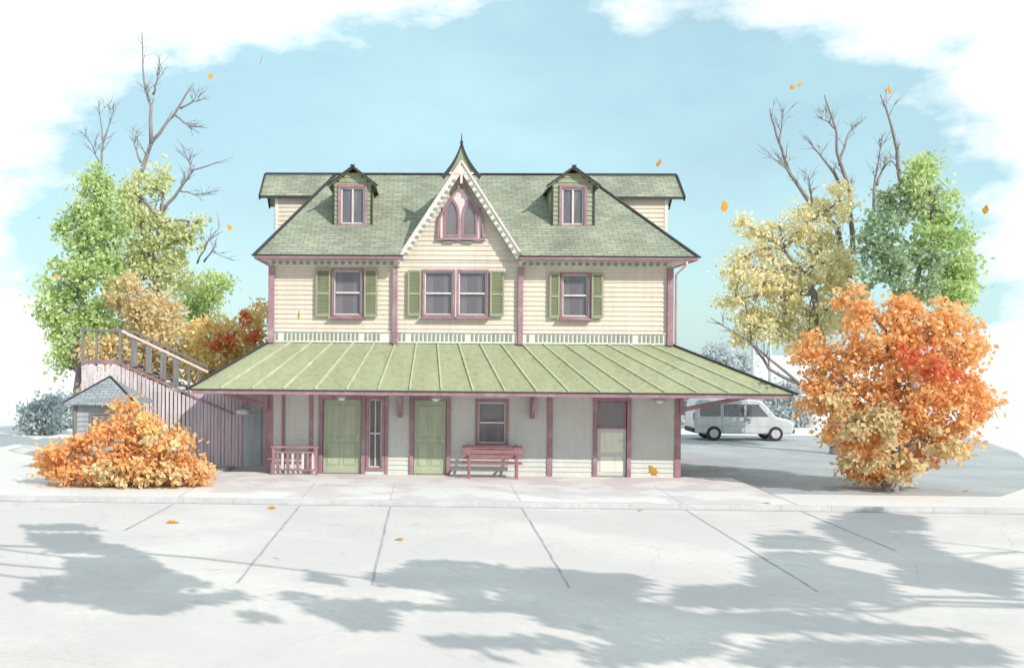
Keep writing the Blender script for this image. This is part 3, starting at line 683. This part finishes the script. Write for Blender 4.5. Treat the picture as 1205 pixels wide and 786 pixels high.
# parked van
gv = gnd(872, 517, -.02)
V = empty('parked_van', (gv.x-.1, gv.y, -.02)); V.scale = (.92, .92, .92); tag(V, 'white van with dark side windows parked on the side road right of the porch', 'van')
prof = [(-2.2,.32),(2.15,.32),(2.25,.5),(2.22,.85),(1.95,1.0),(1.45,1.1),(.85,1.78),(.6,1.86),(-2.05,1.86),(-2.2,1.72),(-2.26,.9)]
mb = MB(); mb.prism(prof, -.85, .85); mb.build('body', M['vanpaint'], V, .07)
for (xa, xb, sl) in ((-1.98,-1.05,0), (-.92,.0,0), (.1,.78,1)):
    mb = MB()
    top = [(xb-.0 if not sl else .62,1.66),(xa,1.66)]; mb.prism([(xa,1.1),(xb if not sl else 1.12,1.1)]+top, -.857, -.845); mb.build('side_window', M['darkglass'], V, .01)
mb = MB(); mb.mesh([(1.44,-.72,1.125),(1.44,.72,1.125),(.9,.68,1.745),(.9,-.68,1.745),(1.455,-.72,1.13),(1.455,.72,1.13),(.915,.68,1.75),(.915,-.68,1.75)], [(4,5,6,7),(0,4,7,3),(1,2,6,5),(0,1,5,4),(3,7,6,2)]); mb.build('windscreen', M['darkglass'], V)
boxes('bumper', M['tyre'], V, (-2.3,-2.2,-.8,.8,.36,.55), (2.18,2.3,-.8,.8,.36,.55), bevel=.03)
boxes('trim_strip', M['metalgrey'], V, (-2.15,2.1,-.862,-.846,.66,.71))
boxes('door_seam', M['dark'], V, (.03,.045,-.856,-.846,.4,1.7), (-1.0,-.985,-.856,-.846,.4,1.7), bevel=0)
boxes('handle', M['tyre'], V, (.1,.24,-.875,-.848,.95,.985)); boxes('tail_light', M['lampred'], V, (-2.27,-2.2,-.83,-.7,.95,1.25)); boxes('headlight', M['lampglass'], V, (2.16,2.25,-.82,-.55,.7,.84))
for x in (-1.35, 1.42):
    for y in (-.86, .70):
        ring = [(x+.33*math.cos(k*math.pi/14), .33+.33*math.sin(k*math.pi/14)) for k in range(28)]
        mb = MB(); mb.prism(ring, y-.02, y+.18); wh = mb.build('wheel', M['tyre'], V, .03)
        ring = [(x+.2*math.cos(k*math.pi/10), .33+.2*math.sin(k*math.pi/10)) for k in range(20)]
        mb = MB(); mb.prism(ring, y-.03, y-.015); mb.build('rim', M['metalgrey'], wh, .005)

# utility poles, far right
for i, (px, Y, h, lab) in enumerate(((886,46,7.2,'taller grey utility pole far behind the white van'), (906,60,6.2,'shorter grey utility pole just right of the taller one'))):
    p = at(px, 440, Y); P = empty('utility_pole', (p.x,Y,-.13)); tag(P, lab, 'pole', 'utility poles beyond the road')
    mb = MB(); mb.tube([(0,0,0),(0,0,h*.5),(0,0,h)], [.15,.13,.1], 10); mb.build('pole_shaft', M['metalgrey'], P, 0, True)
    mb = MB(); mb.bar((-.8,-.12,h-.5), (.8,-.12,h-.5), .09, .11); mb.build('crossarm', M['metalgrey'], P, .01)

# ------------------------------------------------------------------ trees
def leaves(name, mat, C, size, parent, flat=.0):
    n = len(C); C = np.asarray(C, dtype=np.float32)
    d = RNG.normal(size=(n,3)); d[:,2] -= .35; d /= np.linalg.norm(d, axis=1)[:,None]
    e = RNG.normal(size=(n,3)); e -= d*(e*d).sum(1)[:,None]; e /= np.linalg.norm(e, axis=1)[:,None]
    nn = np.cross(d, e)
    s = size*RNG.uniform(.65,1.3,size=(n,1))
    P = np.stack([C, C+d*s*.5+e*s*.34+nn*s*.1, C+d*s, C+d*s*.5-e*s*.34+nn*s*.1], axis=1).reshape(-1,3)
    me = D.meshes.new(name); me.vertices.add(4*n); me.vertices.foreach_set('co', P.astype(np.float32).ravel())
    b = np.arange(n)*4
    tri = np.stack([b,b+1,b+2,b,b+2,b+3], axis=1).reshape(-1)
    me.loops.add(6*n); me.loops.foreach_set('vertex_index', tri.astype(np.int32))
    me.polygons.add(2*n); me.polygons.foreach_set('loop_start', (np.arange(2*n)*3).astype(np.int32))
    me.update(calc_edges=True); me.materials.append(mat)
    o = D.objects.new(name, me); COL.objects.link(o); o.parent = parent
    return o
def lobes_world(lobes, Y, depth=.8):
    out = []
    for (px, py, rx, ry) in lobes:
        c = at(px, py, Y); k = (Y-CAM.y)/F
        r_ = max(rx, ry)*k
        out.append((np.array([c.x, Y+random.uniform(-.5,.5)*depth*r_*1.2, c.z]), np.array([rx*k, max(.6*r_,depth*r_), ry*k])))
    return out
def crown_points(lw, dens, clump, per, floor=.05):
    pts, cl = [], []
    for c, r_ in lw:
        area = (r_[0]*r_[1]+r_[0]*r_[2]+r_[1]*r_[2])*4.2
        n = max(5, int(area*dens))
        for _ in range(n):
            d = RNG.normal(size=3); d /= np.linalg.norm(d)
            q = c + d*r_*(RNG.uniform(.25,1)**.45)*.92
            if q[2] < floor+.1: q[2] = floor+RNG.uniform(.1,.35)
            cl.append(q); cr = clump*RNG.uniform(.5,1.4)
            k = int(per*RNG.uniform(.5,1.3))
            p = q + RNG.normal(size=(k,3))*cr*np.array([.62,.62,.42])
            pts.append(p)
    P = np.concatenate(pts); P[:,2] = np.maximum(P[:,2], floor)
    return P, cl
def limb(mb, p, q, r0, r1, wob=.12, n=5, sag=.0):
    p, q = Vector(p), Vector(q); L_ = (q-p).length; pts = []; rad = []
    for i in range(n+1):
        t = i/n; off = Vector((random.uniform(-1,1),random.uniform(-1,1),random.uniform(-1,1)))*wob*L_*.35*(0 if i in (0,n) else 1)
        up = Vector((0,0,1))*sag*L_*math.sin(t*math.pi)
        pts.append(p.lerp(q,t)+off+up); rad.append(r0+(r1-r0)*t)
    mb.tube(pts, rad, 7); return pts
def tree(name, label, cat, base, Y, lobes, mat, size=.17, dens=4.4, clump=.32, per=36, tr=.14, bare=(), accents=(), group=None, fork=.45, gz=-.02, extra=None, depth=.8):
    b = at(base, 500, Y); root = empty(name, (b.x,Y,gz)); tag(root, label, cat, group)
    off = np.array([b.x,Y,gz])
    lw = lobes_world(lobes, Y, depth)
    lw = [(c-off, r_) for c, r_ in lw]
    P, cl = crown_points(lw, dens, clump, per)
    mb = MB(); top = max(c[2] for c, r_ in lw); zc = np.mean([c[2] for c, r_ in lw]); fk = max(.15, zc*fork)
    tp = limb(mb, (0,0,-.1), (random.uniform(-.1,.1),0,fk), tr*1.25, tr*.85, .06, 5)
    mb.tube([(0,0,-.1),(0,0,.06),(0,0,.25)], [tr*1.7,tr*1.45,tr*1.2], 8)
    lead = limb(mb, tp[-1], (np.mean([c[0] for c,_ in lw]), 0, top*.92), tr*.8, tr*.18, .12, 6)
    for c, r_ in lw:
        st = min(lead[:-1], key=lambda v: (v-Vector(c)).length+abs(v.z-(c[2]-.8*r_[2]))*.8)
        pp = limb(mb, st, c, tr*.42, tr*.14, .16, 4, .05)
        near = sorted(cl, key=lambda q: np.linalg.norm(q-c))[:max(6, int(len(cl)/len(lw)))]
        for q in random.sample(near, min(7, len(near))):
            limb(mb, pp[random.choice((2,3,4))], q, tr*.12, .008, .16, 3, .04)
    for line in bare:
        w0, line = line[0], line[1:]
        dy = random.uniform(-.25,.25); pts = []
        for i, (px, py) in enumerate(line):
            v = at(px, py, Y+dy*i); pts.append(v-Vector(off))
        pts2, rad = [], []
        for i in range(len(pts)-1):
            for k in range(3):
                t = k/3; pts2.append(pts[i].lerp(pts[i+1],t)+Vector((random.uniform(-1,1),random.uniform(-1,1),random.uniform(-1,1)))*.03*(1 if k else 0)); rad.append(w0*(1-.8*(i+t)/(len(pts)-1)))
        pts2.append(pts[-1]); rad.append(w0*.2); mb.tube(pts2, rad, 6)
        for _ in range(8):
            i = random.randrange(2, len(pts2)-1) if len(pts2) > 3 else 1; dr = (pts2[i]-pts2[i-1]).normalized()
            tip = pts2[i]+(dr+Vector((random.uniform(-.9,.9),random.uniform(-.9,.9),random.uniform(.0,.6)))).normalized()*random.uniform(.3,.75)
            tw = limb(mb, pts2[i], tip, rad[i]*.35, .006, .12, 3)
            for _k in range(2): limb(mb, tw[random.choice((1,2))], tip+Vector((random.uniform(-.3,.3),random.uniform(-.3,.3),random.uniform(-.1,.25))), .009, .004, .12, 2)
    mb.build('trunk', M['bark'], root, 0, True)
    leaves('crown', M[mat], P, size, root)
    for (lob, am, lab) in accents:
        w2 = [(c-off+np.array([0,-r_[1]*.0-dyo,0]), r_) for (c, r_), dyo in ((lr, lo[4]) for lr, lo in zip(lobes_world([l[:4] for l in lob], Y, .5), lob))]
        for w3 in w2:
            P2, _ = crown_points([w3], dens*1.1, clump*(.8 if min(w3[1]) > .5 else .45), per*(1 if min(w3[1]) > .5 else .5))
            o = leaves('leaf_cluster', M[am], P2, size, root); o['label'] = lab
    return root

tree('broadleaf_tree', 'bright green leafy tree at far left with thin bare twigs at its top', 'tree', 92, 5.5,
     [(112,222,24,30),(92,268,30,36),(128,262,26,30),(72,332,30,32),(62,360,22,25),(112,318,38,40),(84,392,36,36),(128,372,30,30),(70,425,18,16)], 'lf_green', tr=.17,
     bare=[(.05,(118,205),(121,168),(116,118)),(.035,(121,168),(130,140),(137,128)),(.03,(118,195),(110,175),(104,162)),(.04,(106,330),(106,290),(104,270))])
tree('bare_topped_tree', 'olive yellow tree with long bare grey branches rising from its crown, left of the house', 'tree', 182, 7.5,
     [(164,230,18,32),(190,215,9,22),(176,272,38,30),(212,285,24,24),(152,308,28,26),(198,322,38,28),(232,262,8,12)], 'lf_olive', tr=.18, dens=4.0, 
     bare=[(.12,(172,300),(160,218),(178,168),(205,135),(228,98)),(.08,(178,168),(178,125),(170,100),(167,38)),(.05,(205,135),(222,148),(243,151)),(.045,(212,128),(226,120),(239,117)),
           (.05,(180,112),(185,95),(187,78)),(.04,(166,192),(158,170),(160,158)),(.07,(190,250),(212,222),(228,200),(258,190)),(.04,(226,203),(222,190),(227,176)),(.035,(210,224),(225,228),(243,230)),
           (.07,(170,330),(176,305),(205,314)),(.04,(232,310),(244,285),(262,272)),(.04,(240,308),(250,295),(256,300))])
tree('young_tree', 'small fresh green tree between the olive tree and the house', 'tree', 240, 9.5,
     [(226,348,16,20),(248,340,16,26),(238,372,22,18),(262,330,8,14)], 'lf_green', tr=.09, size=.16)
tree('brown_shrub', 'tall brown ochre shrub behind the raised landing', 'shrub', 170, 4.6,
     [(150,348,22,32),(186,372,34,30),(150,402,36,26),(112,412,20,18),(205,410,34,28),(172,430,40,24),(150,460,60,26)], 'lf_brown', tr=.1)
tree('rust_shrub', 'rust orange shrub with red leaf patches against the left house wall', 'shrub', 268, 4.0,
     [(240,396,24,24),(276,398,28,26),(300,372,16,22),(262,424,30,24),(300,412,20,26),(232,432,20,24)], 'lf_rust', tr=.09,
     accents=[([(264,406,9,10,.9),(294,375,7,8,.6),(277,402,7,6,.9),(302,398,9,7,.6)], 'lf_red', 'red leaf patch')])
tree('orange_bush', 'low spreading orange bush in front of the blue-grey hut', 'bush', 150, -3.2,
     [(84,536,32,26),(60,548,15,16),(130,524,38,34),(160,502,26,26),(150,482,14,14),(200,530,34,30),(165,546,56,22),(232,550,22,16),(105,556,40,14),(190,556,50,12)], 'lf_orange', tr=.06, size=.15, dens=5.0, clump=.25, per=40, fork=.2,
     accents=[([(168,495,9,8,.4),(186,505,8,7,.5)], 'lf_rust', 'rust leaf patch'),([(205,552,30,14,.5),(150,560,45,8,.7),(200,515,22,12,.7),(130,545,26,12,.9)], 'lf_brown', 'brown leaf patch')])
for i, (px, w_, py, lab) in enumerate(((52,22,474,'leftmost grey-green hedge clump in the distance left of the hut'), (80,16,470,'rounder grey-green hedge clump just left of the hut'))):
    tree('hedge_bush', lab, 'bush', px, 15+4*i, [(px-w_*.5,py+4,w_*.6,12),(px+w_*.4,py,w_*.6,14),(px,py+20,w_*1.1,14),(px-w_*.3,py+32,w_*1.1,9)], 'lf_grey', tr=.06, size=.2, dens=5, fork=.3, group='grey-green hedge clumps left of the hut')
for i, (px, w_, py, lab) in enumerate(((812,30,462,'grey-green hedge bush behind the rear of the white van'), (862,34,456,'grey-green hedge bush behind the middle of the white van'), (918,34,460,'grey-green hedge bush behind the front of the white van'))):
    tree('hedge_bush', lab, 'bush', px, 24+i, [(px-w_*.5,py,w_*.55,16),(px+w_*.4,py+4,w_*.55,16),(px,py+24,w_,18),(px,py+34,w_,10)], 'lf_grey', tr=.06, size=.2, dens=3.5, fork=.3, group='grey-green hedge bushes behind the van', gz=-.13)
# right side
tree('tan_tree', 'pale tan yellow tree with bare grey branches right of the house', 'tree', 985, 8.5,
     [(905,282,24,26),(950,262,28,30),(984,238,10,26),(876,302,16,12),(884,332,30,16),(922,335,36,34),(968,308,34,36),(896,385,34,26),(864,352,18,12),(948,385,36,36),(986,360,30,34),(862,318,12,9),(872,260,5,9)], 'lf_tan', tr=.2, dens=4.0,
     bare=[(.13,(1000,330),(985,268),(958,245),(930,205),(914,160),(906,128)),(.05,(930,205),(922,192),(908,186)),(.04,(917,168),(920,150),(921,134)),(.1,(1004,300),(1000,225),(985,180),(983,150),(970,112)),
           (.06,(988,195),(996,165),(1004,145)),(.04,(983,152),(972,142),(963,138)),(.08,(994,222),(975,195),(948,160)),(.05,(958,245),(954,225),(951,208)),(.05,(950,330),(962,300),(940,290)),
           (.08,(960,462),(905,434),(884,402),(876,352)),(.06,(945,455),(880,400),(836,374)),(.06,(924,370),(918,340),(907,300)),(.05,(924,355),(932,330),(936,306)),(.05,(955,400),(953,370),(958,330))])
tree('crowned_tree', 'green leafy tree at far right above the big orange tree', 'tree', 1075, 6.5,
     [(1076,212,18,26),(1092,188,8,16),(1108,245,26,30),(1128,300,24,36),(1108,345,32,22),(1130,340,18,26),(1098,288,30,30)], 'lf_green', tr=.18,
     bare=[(.09,(1062,240),(1056,178),(1046,138),(1036,112)),(.06,(1028,250),(1030,210),(1038,160)),(.05,(1032,218),(1040,196),(1052,186))],
     accents=[([(1060,238,28,28,-.3),(1038,278,28,36,-.2),(1068,322,38,38,.9),(1015,290,14,24,.2),(1018,328,16,18,.3)], 'lf_sage', 'darker blue-green leaves')])
tree('orange_tree', 'large rounded orange tree with a bright red patch at right', 'tree', 1048, -2.4,
     [(1000,352,18,16),(1022,392,42,38),(1080,376,46,32),(1118,402,34,38),(958,412,26,20),(990,450,42,34),(1060,450,50,42),(1122,470,28,36),(1006,506,44,36),(1078,520,50,40),(962,470,20,22),(1128,520,16,22),(1046,552,50,16),(1160,470,7,14),(1148,405,9,12)], 'lf_orange', tr=.16, size=.16, dens=4.6, clump=.27, per=38, fork=.25,
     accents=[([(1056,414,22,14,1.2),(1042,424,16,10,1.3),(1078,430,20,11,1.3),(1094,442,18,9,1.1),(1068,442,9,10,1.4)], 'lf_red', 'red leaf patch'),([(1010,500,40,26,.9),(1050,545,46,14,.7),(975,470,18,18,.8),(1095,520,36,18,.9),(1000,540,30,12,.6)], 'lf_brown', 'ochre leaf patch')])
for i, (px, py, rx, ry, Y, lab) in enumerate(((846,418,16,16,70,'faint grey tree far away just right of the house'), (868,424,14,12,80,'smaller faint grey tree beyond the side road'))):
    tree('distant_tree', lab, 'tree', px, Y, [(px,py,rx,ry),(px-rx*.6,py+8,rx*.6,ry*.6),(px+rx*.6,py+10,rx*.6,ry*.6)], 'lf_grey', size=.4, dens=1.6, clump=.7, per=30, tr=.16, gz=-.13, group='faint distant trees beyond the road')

# two tall trees behind the viewpoint whose shade falls on the forecourt
AZ, EL = R(40), R(33)
SUN = Vector((math.sin(AZ)*math.cos(EL), -math.cos(AZ)*math.cos(EL), math.sin(EL)))
def inside(p, poly):
    x, y = p; c = False; n = len(poly)
    for i in range(n):
        (xa, ya), (xb, yb) = poly[i], poly[i-1]
        if (ya > y) != (yb > y) and x < (xb-xa)*(y-ya)/(yb-ya)+xa: c = not c
    return c
SH = {'L': [[(33,620),(90,618),(125,625),(112,640),(155,645),(195,668),(250,691),(200,692),(215,701),(290,697),(298,704),(215,716),(195,731),(172,727),(82,708),(30,706),(40,685),(88,680),(85,655),(40,637)],
            [(370,674),(385,678),(412,684),(405,689),(375,685)], [(338,703),(352,699),(378,700),(350,710)], [(293,724),(308,722),(332,732),(293,736)],
            [(445,682),(480,673),(498,660),(560,663),(600,667),(600,692),(565,700),(600,712),(600,728),(500,727),(440,745),(365,722),(370,708),(460,710),(540,716),(545,700),(500,695),(460,690)],
            [(500,733),(560,735),(560,745),(600,740),(600,780),(520,772),(530,755),(495,748)]],
      'R': [[(600,672),(660,672),(770,680),(770,695),(745,700),(752,710),(800,715),(815,693),(905,690),(895,686),(905,668),(890,670),(895,660),(915,655),(902,640),(908,627),(945,625),(985,640),(980,655),(968,664),(1040,678),(1072,710),(1055,716),(1000,702),(1015,717),(980,708),(1000,733),(1155,747),(1150,753),(1010,750),(975,770),(990,748),(955,740),(940,755),(925,762),(905,745),(900,757),(840,757),(720,753),(690,742),(650,738),(600,735)],
            [(612,738),(650,745),(690,765),(680,775),(600,770)], [(735,757),(860,760),(830,775),(720,786),(700,786)], [(915,760),(1000,753),(1190,764),(1185,786),(880,786)],
            [(975,620),(1020,602),(1090,608),(1096,640),(1125,655),(1205,676),(1205,706),(1120,692),(1072,690),(1075,668),(1020,652)]]}
for key, bx, by, lab, dn_ in (('L', -9.5, -21, 'tall leafy tree outside the picture shading the left of the forecourt', 400), ('R', 23, -26, 'tall leafy tree outside the picture shading the right of the forecourt', 400)):
    root = empty('shade_tree', (bx,by,-.13)); tag(root, lab, 'tree')
    off = np.array([bx,by,-.13]); P = []; mb = MB(); cents = []
    for poly in SH[key]:
        gp = [gnd(px, py, -.12) for px, py in poly]; gp = [(v.x, v.y) for v in gp]
        xs = [p[0] for p in gp]; ys = [p[1] for p in gp]
        area = abs(sum(gp[i-1][0]*gp[i][1]-gp[i][0]*gp[i-1][1] for i in range(len(gp))))/2
        want = int(area*dn_); got = 0; cell = {}
        while got < want:
            p = (random.uniform(min(xs),max(xs)), random.uniform(min(ys),max(ys)))
            if not inside(p, gp): continue
            ck = (int(p[0]/1.1), int(p[1]/1.1))
            gk = (int(p[0]/2.1+p[1]*.13), int(p[1]/.5)); rg = random.Random(gk[0]*7919+gk[1]*104729+3).random()
            if rg < .13: 
                got += 1; continue
            if ck not in cell: cell[ck] = random.uniform(9.0,10.4)
            h = cell[ck]+random.uniform(-.35,.35); t = h/SUN.z
            P.append((p[0]+SUN.x*t, p[1]+SUN.y*t, h)); got += 1
        for (cx_, cy_), h in cell.items():
            p = ((cx_+.5)*1.1, (cy_+.5)*1.1); t = h/SUN.z
            if inside(p, gp): cents.append(Vector((p[0]+SUN.x*t, p[1]+SUN.y*t, h))-Vector(off))
    P = np.array(P)-off
    tp = limb(mb, (0,0,-.1), (0,1,6.5), .42, .3, .04, 6)
    cm = sum(cents, Vector())/len(cents)
    mains = []
    for k in range(5):
        sub = [c for c in cents if int((c.x-min(q.x for q in cents))/(1e-3+max(q.x for q in cents)-min(q.x for q in cents))*4.99) == k]
        if not sub: continue
        tgt = sum(sub, Vector())/len(sub); mains.append((limb(mb, tp[-1], tgt-Vector((0,0,.3)), .12, .035, .05, 8, .1), sub))
    for pts, sub in mains:
        for c in sub: limb(mb, min(pts[3:], key=lambda v: (v-c).length), c, .04, .012, .1, 3, .03)
    mb.build('trunk', M['bark'], root, 0, True)
    leaves('crown', M['lf_green'], P, .21, root)

# ------------------------------------------------------------------ falling and fallen leaves
def leaf_mesh():
    mb = MB(); o_ = [(0,-.5),(.16,-.34),(.34,-.3),(.3,-.08),(.46,.06),(.28,.14),(.2,.34),(0,.55),(-.2,.34),(-.28,.14),(-.46,.06),(-.3,-.08),(-.34,-.3),(-.16,-.34)]
    n = len(o_)
    vs = [(x,y,.12*abs(x)+.10*y*y) for x,y in o_]+[(0,0,0)]+[(.0,-.85,.06),(.03,-.85,.06)]
    mb.mesh(vs, [(i,(i+1) % n,n) for i in range(n)]+[(0,n+1,n+2)])
    me = mb.build('falling_leaf', M['lf_fall']); return me
proto = leaf_mesh(); first = True
AIR = [(307,71,-20,'amber leaf high in the sky left of the roof',11), (248,90,-19,'small amber leaf beside the long bare branch',8), (66,326,-20,'orange leaf at the outer edge of the green tree at left',8), (872,153,-20,'amber leaf drifting above the tan tree',13),
       (932,103,-18,'left one of two tiny leaves high at right',8), (941,100,-18,'right one of two tiny leaves high at right',7), (1047,106,-20,'amber leaf beside the top twig of the green tree at right',11), (775,192,-19,'amber leaf just above the right end of the ridge',11),
       (853,243,-20,'amber leaf at the upper left of the tan tree',15), (1160,247,-20,'orange leaf in the open sky far right',11), (352,371,-14,'orange leaf in front of the cream wall left of the shutters',12), (768,554,-10,'orange leaf in front of the low wall near the right corner',15),
       (270,268,-19,'tiny amber leaf in the sky left of the eave',8)]
GR_ = [(203,615,'amber leaf lying left on the forecourt',16), (320,598,'amber leaf lying near the kerb at left',13), (470,635,'amber leaf lying in the middle of the forecourt',12), (903,592,'orange leaf lying on the kerb at right',12), (753,601,'tiny leaf lying by the kerb in front of the right door',7), (1138,577,'orange leaf lying beside the big orange tree',10)]
for row in AIR+GR_:
    o = proto if first else proto.copy()
    if not first: COL.objects.link(o)
    first = False
    if len(row) == 5:
        px, py, Y, lab, w_ = row; p = at(px, py, Y); o.location = p; o.scale = (w_*(Y-CAM.y)/F,)*3
        o.rotation_euler = (R(random.uniform(50,120)), R(random.uniform(-40,40)), random.uniform(0,6)); tag(o, lab, 'leaf', 'amber leaves falling through the air')
    else:
        px, py, lab, w_ = row; p = gnd(px, py, -.12); top = .006 if p.y > -5.9 else -.117
        p = gnd(px, py, top); o.location = (p.x,p.y,top+.012); o.scale = (w_*(p.y-CAM.y)/F,)*3; o.rotation_euler = (R(random.uniform(-8,8)),R(random.uniform(-8,8)),random.uniform(0,6)); tag(o, lab, 'leaf', 'amber leaves lying on the ground')

# ------------------------------------------------------------------ light
ld = D.lights.new('sun', 'SUN'); lo = D.objects.new('sun', ld); COL.objects.link(lo)
ld.energy = 3.7; ld.angle = R(.4); ld.color = (1, .95, .88)
lo.rotation_euler = SUN.to_track_quat('Z', 'Y').to_euler(); lo.location = (20,-40,30)
W = D.worlds.new('World'); SC.world = W; W.use_nodes = True
nt = W.node_tree; nt.nodes.clear()
out = N(nt, 'ShaderNodeOutputWorld'); bg = N(nt, 'ShaderNodeBackground', i_Strength=.1)
sky = N(nt, 'ShaderNodeTexSky', sky_type='NISHITA', sun_disc=False, sun_elevation=EL, sun_rotation=math.pi-AZ, air_density=1.0, dust_density=.6, ozone_density=1.0)
tc = N(nt, 'ShaderNodeTexCoord'); sp = N(nt, 'ShaderNodeSeparateXYZ'); L(nt, tc.outputs['Generated'], sp.inputs[0])
def mth(op, a, b=None, c=None):
    n = N(nt, 'ShaderNodeMath', operation=op)
    for i, v in enumerate((a, b, c)):
        if v is None: continue
        if hasattr(v, 'is_linked'): L(nt, v, n.inputs[i])
        else: n.inputs[i].default_value = v
    return n.outputs[0]
az = mth('ARCTAN2', sp.outputs[0], sp.outputs[1])
ga = mth('DIVIDE', mth('SUBTRACT', az, .07), .49)
ge_ = mth('DIVIDE', mth('SUBTRACT', sp.outputs[2], .10), .25)
rr = mth('SQRT', mth('ADD', mth('MULTIPLY', ga, ga), mth('MULTIPLY', ge_, ge_)))
mp = N(nt, 'ShaderNodeMapping'); mp.inputs['Scale'].default_value = (1,1,2.2); L(nt, tc.outputs['Generated'], mp.inputs[0])
n1 = N(nt, 'ShaderNodeTexNoise', i_Scale=7.0, i_Detail=9.0, i_Roughness=.58); L(nt, mp.outputs[0], n1.inputs['Vector'])
n2 = N(nt, 'ShaderNodeTexNoise', i_Scale=3.2, i_Detail=7.0, i_Roughness=.6); L(nt, mp.outputs[0], n2.inputs['Vector'])
cm_ = mth('ADD', rr, mth('MULTIPLY', mth('SUBTRACT', n1.outputs[0], .5), 1.0))
cloud0 = ramp(nt, cm_, [(.80, g(0)), (1.08, g(1))])
cloud = mth('MULTIPLY', cloud0, ramp(nt, sp.outputs[2], [(.40, g(1)), (.75, g(.35))]))
cloud = mth('MULTIPLY', cloud, ramp(nt, mth('MULTIPLY_ADD', sp.outputs[1], .5, .5), [(.42, g(.3)), (.62, g(1))]))
cl_col = ramp(nt, n2.outputs[0], [(.3, (11.2,11.4,11.6,1)), (.65, (12.8,12.8,12.7,1))])
haze = ramp(nt, n2.outputs[0], [(.35, g(.50)), (.7, g(.78))])
skyc = mixc(nt, haze, sky.outputs[0], (6.0,9.3,9.9,1))
L(nt, mixc(nt, cloud, skyc, cl_col), bg.inputs[0]); L(nt, bg.outputs[0], out.inputs[0])
SC.view_settings.view_transform = 'Standard'; SC.view_settings.look = 'None'; SC.view_settings.exposure = .14; SC.view_settings.gamma = 1
SC.view_settings.use_curve_mapping = False
SC.render.engine = 'CYCLES'
SC.cycles.max_bounces = 8; SC.cycles.transparent_max_bounces = 12
SC.render.resolution_x = 1024; SC.render.resolution_y = 667
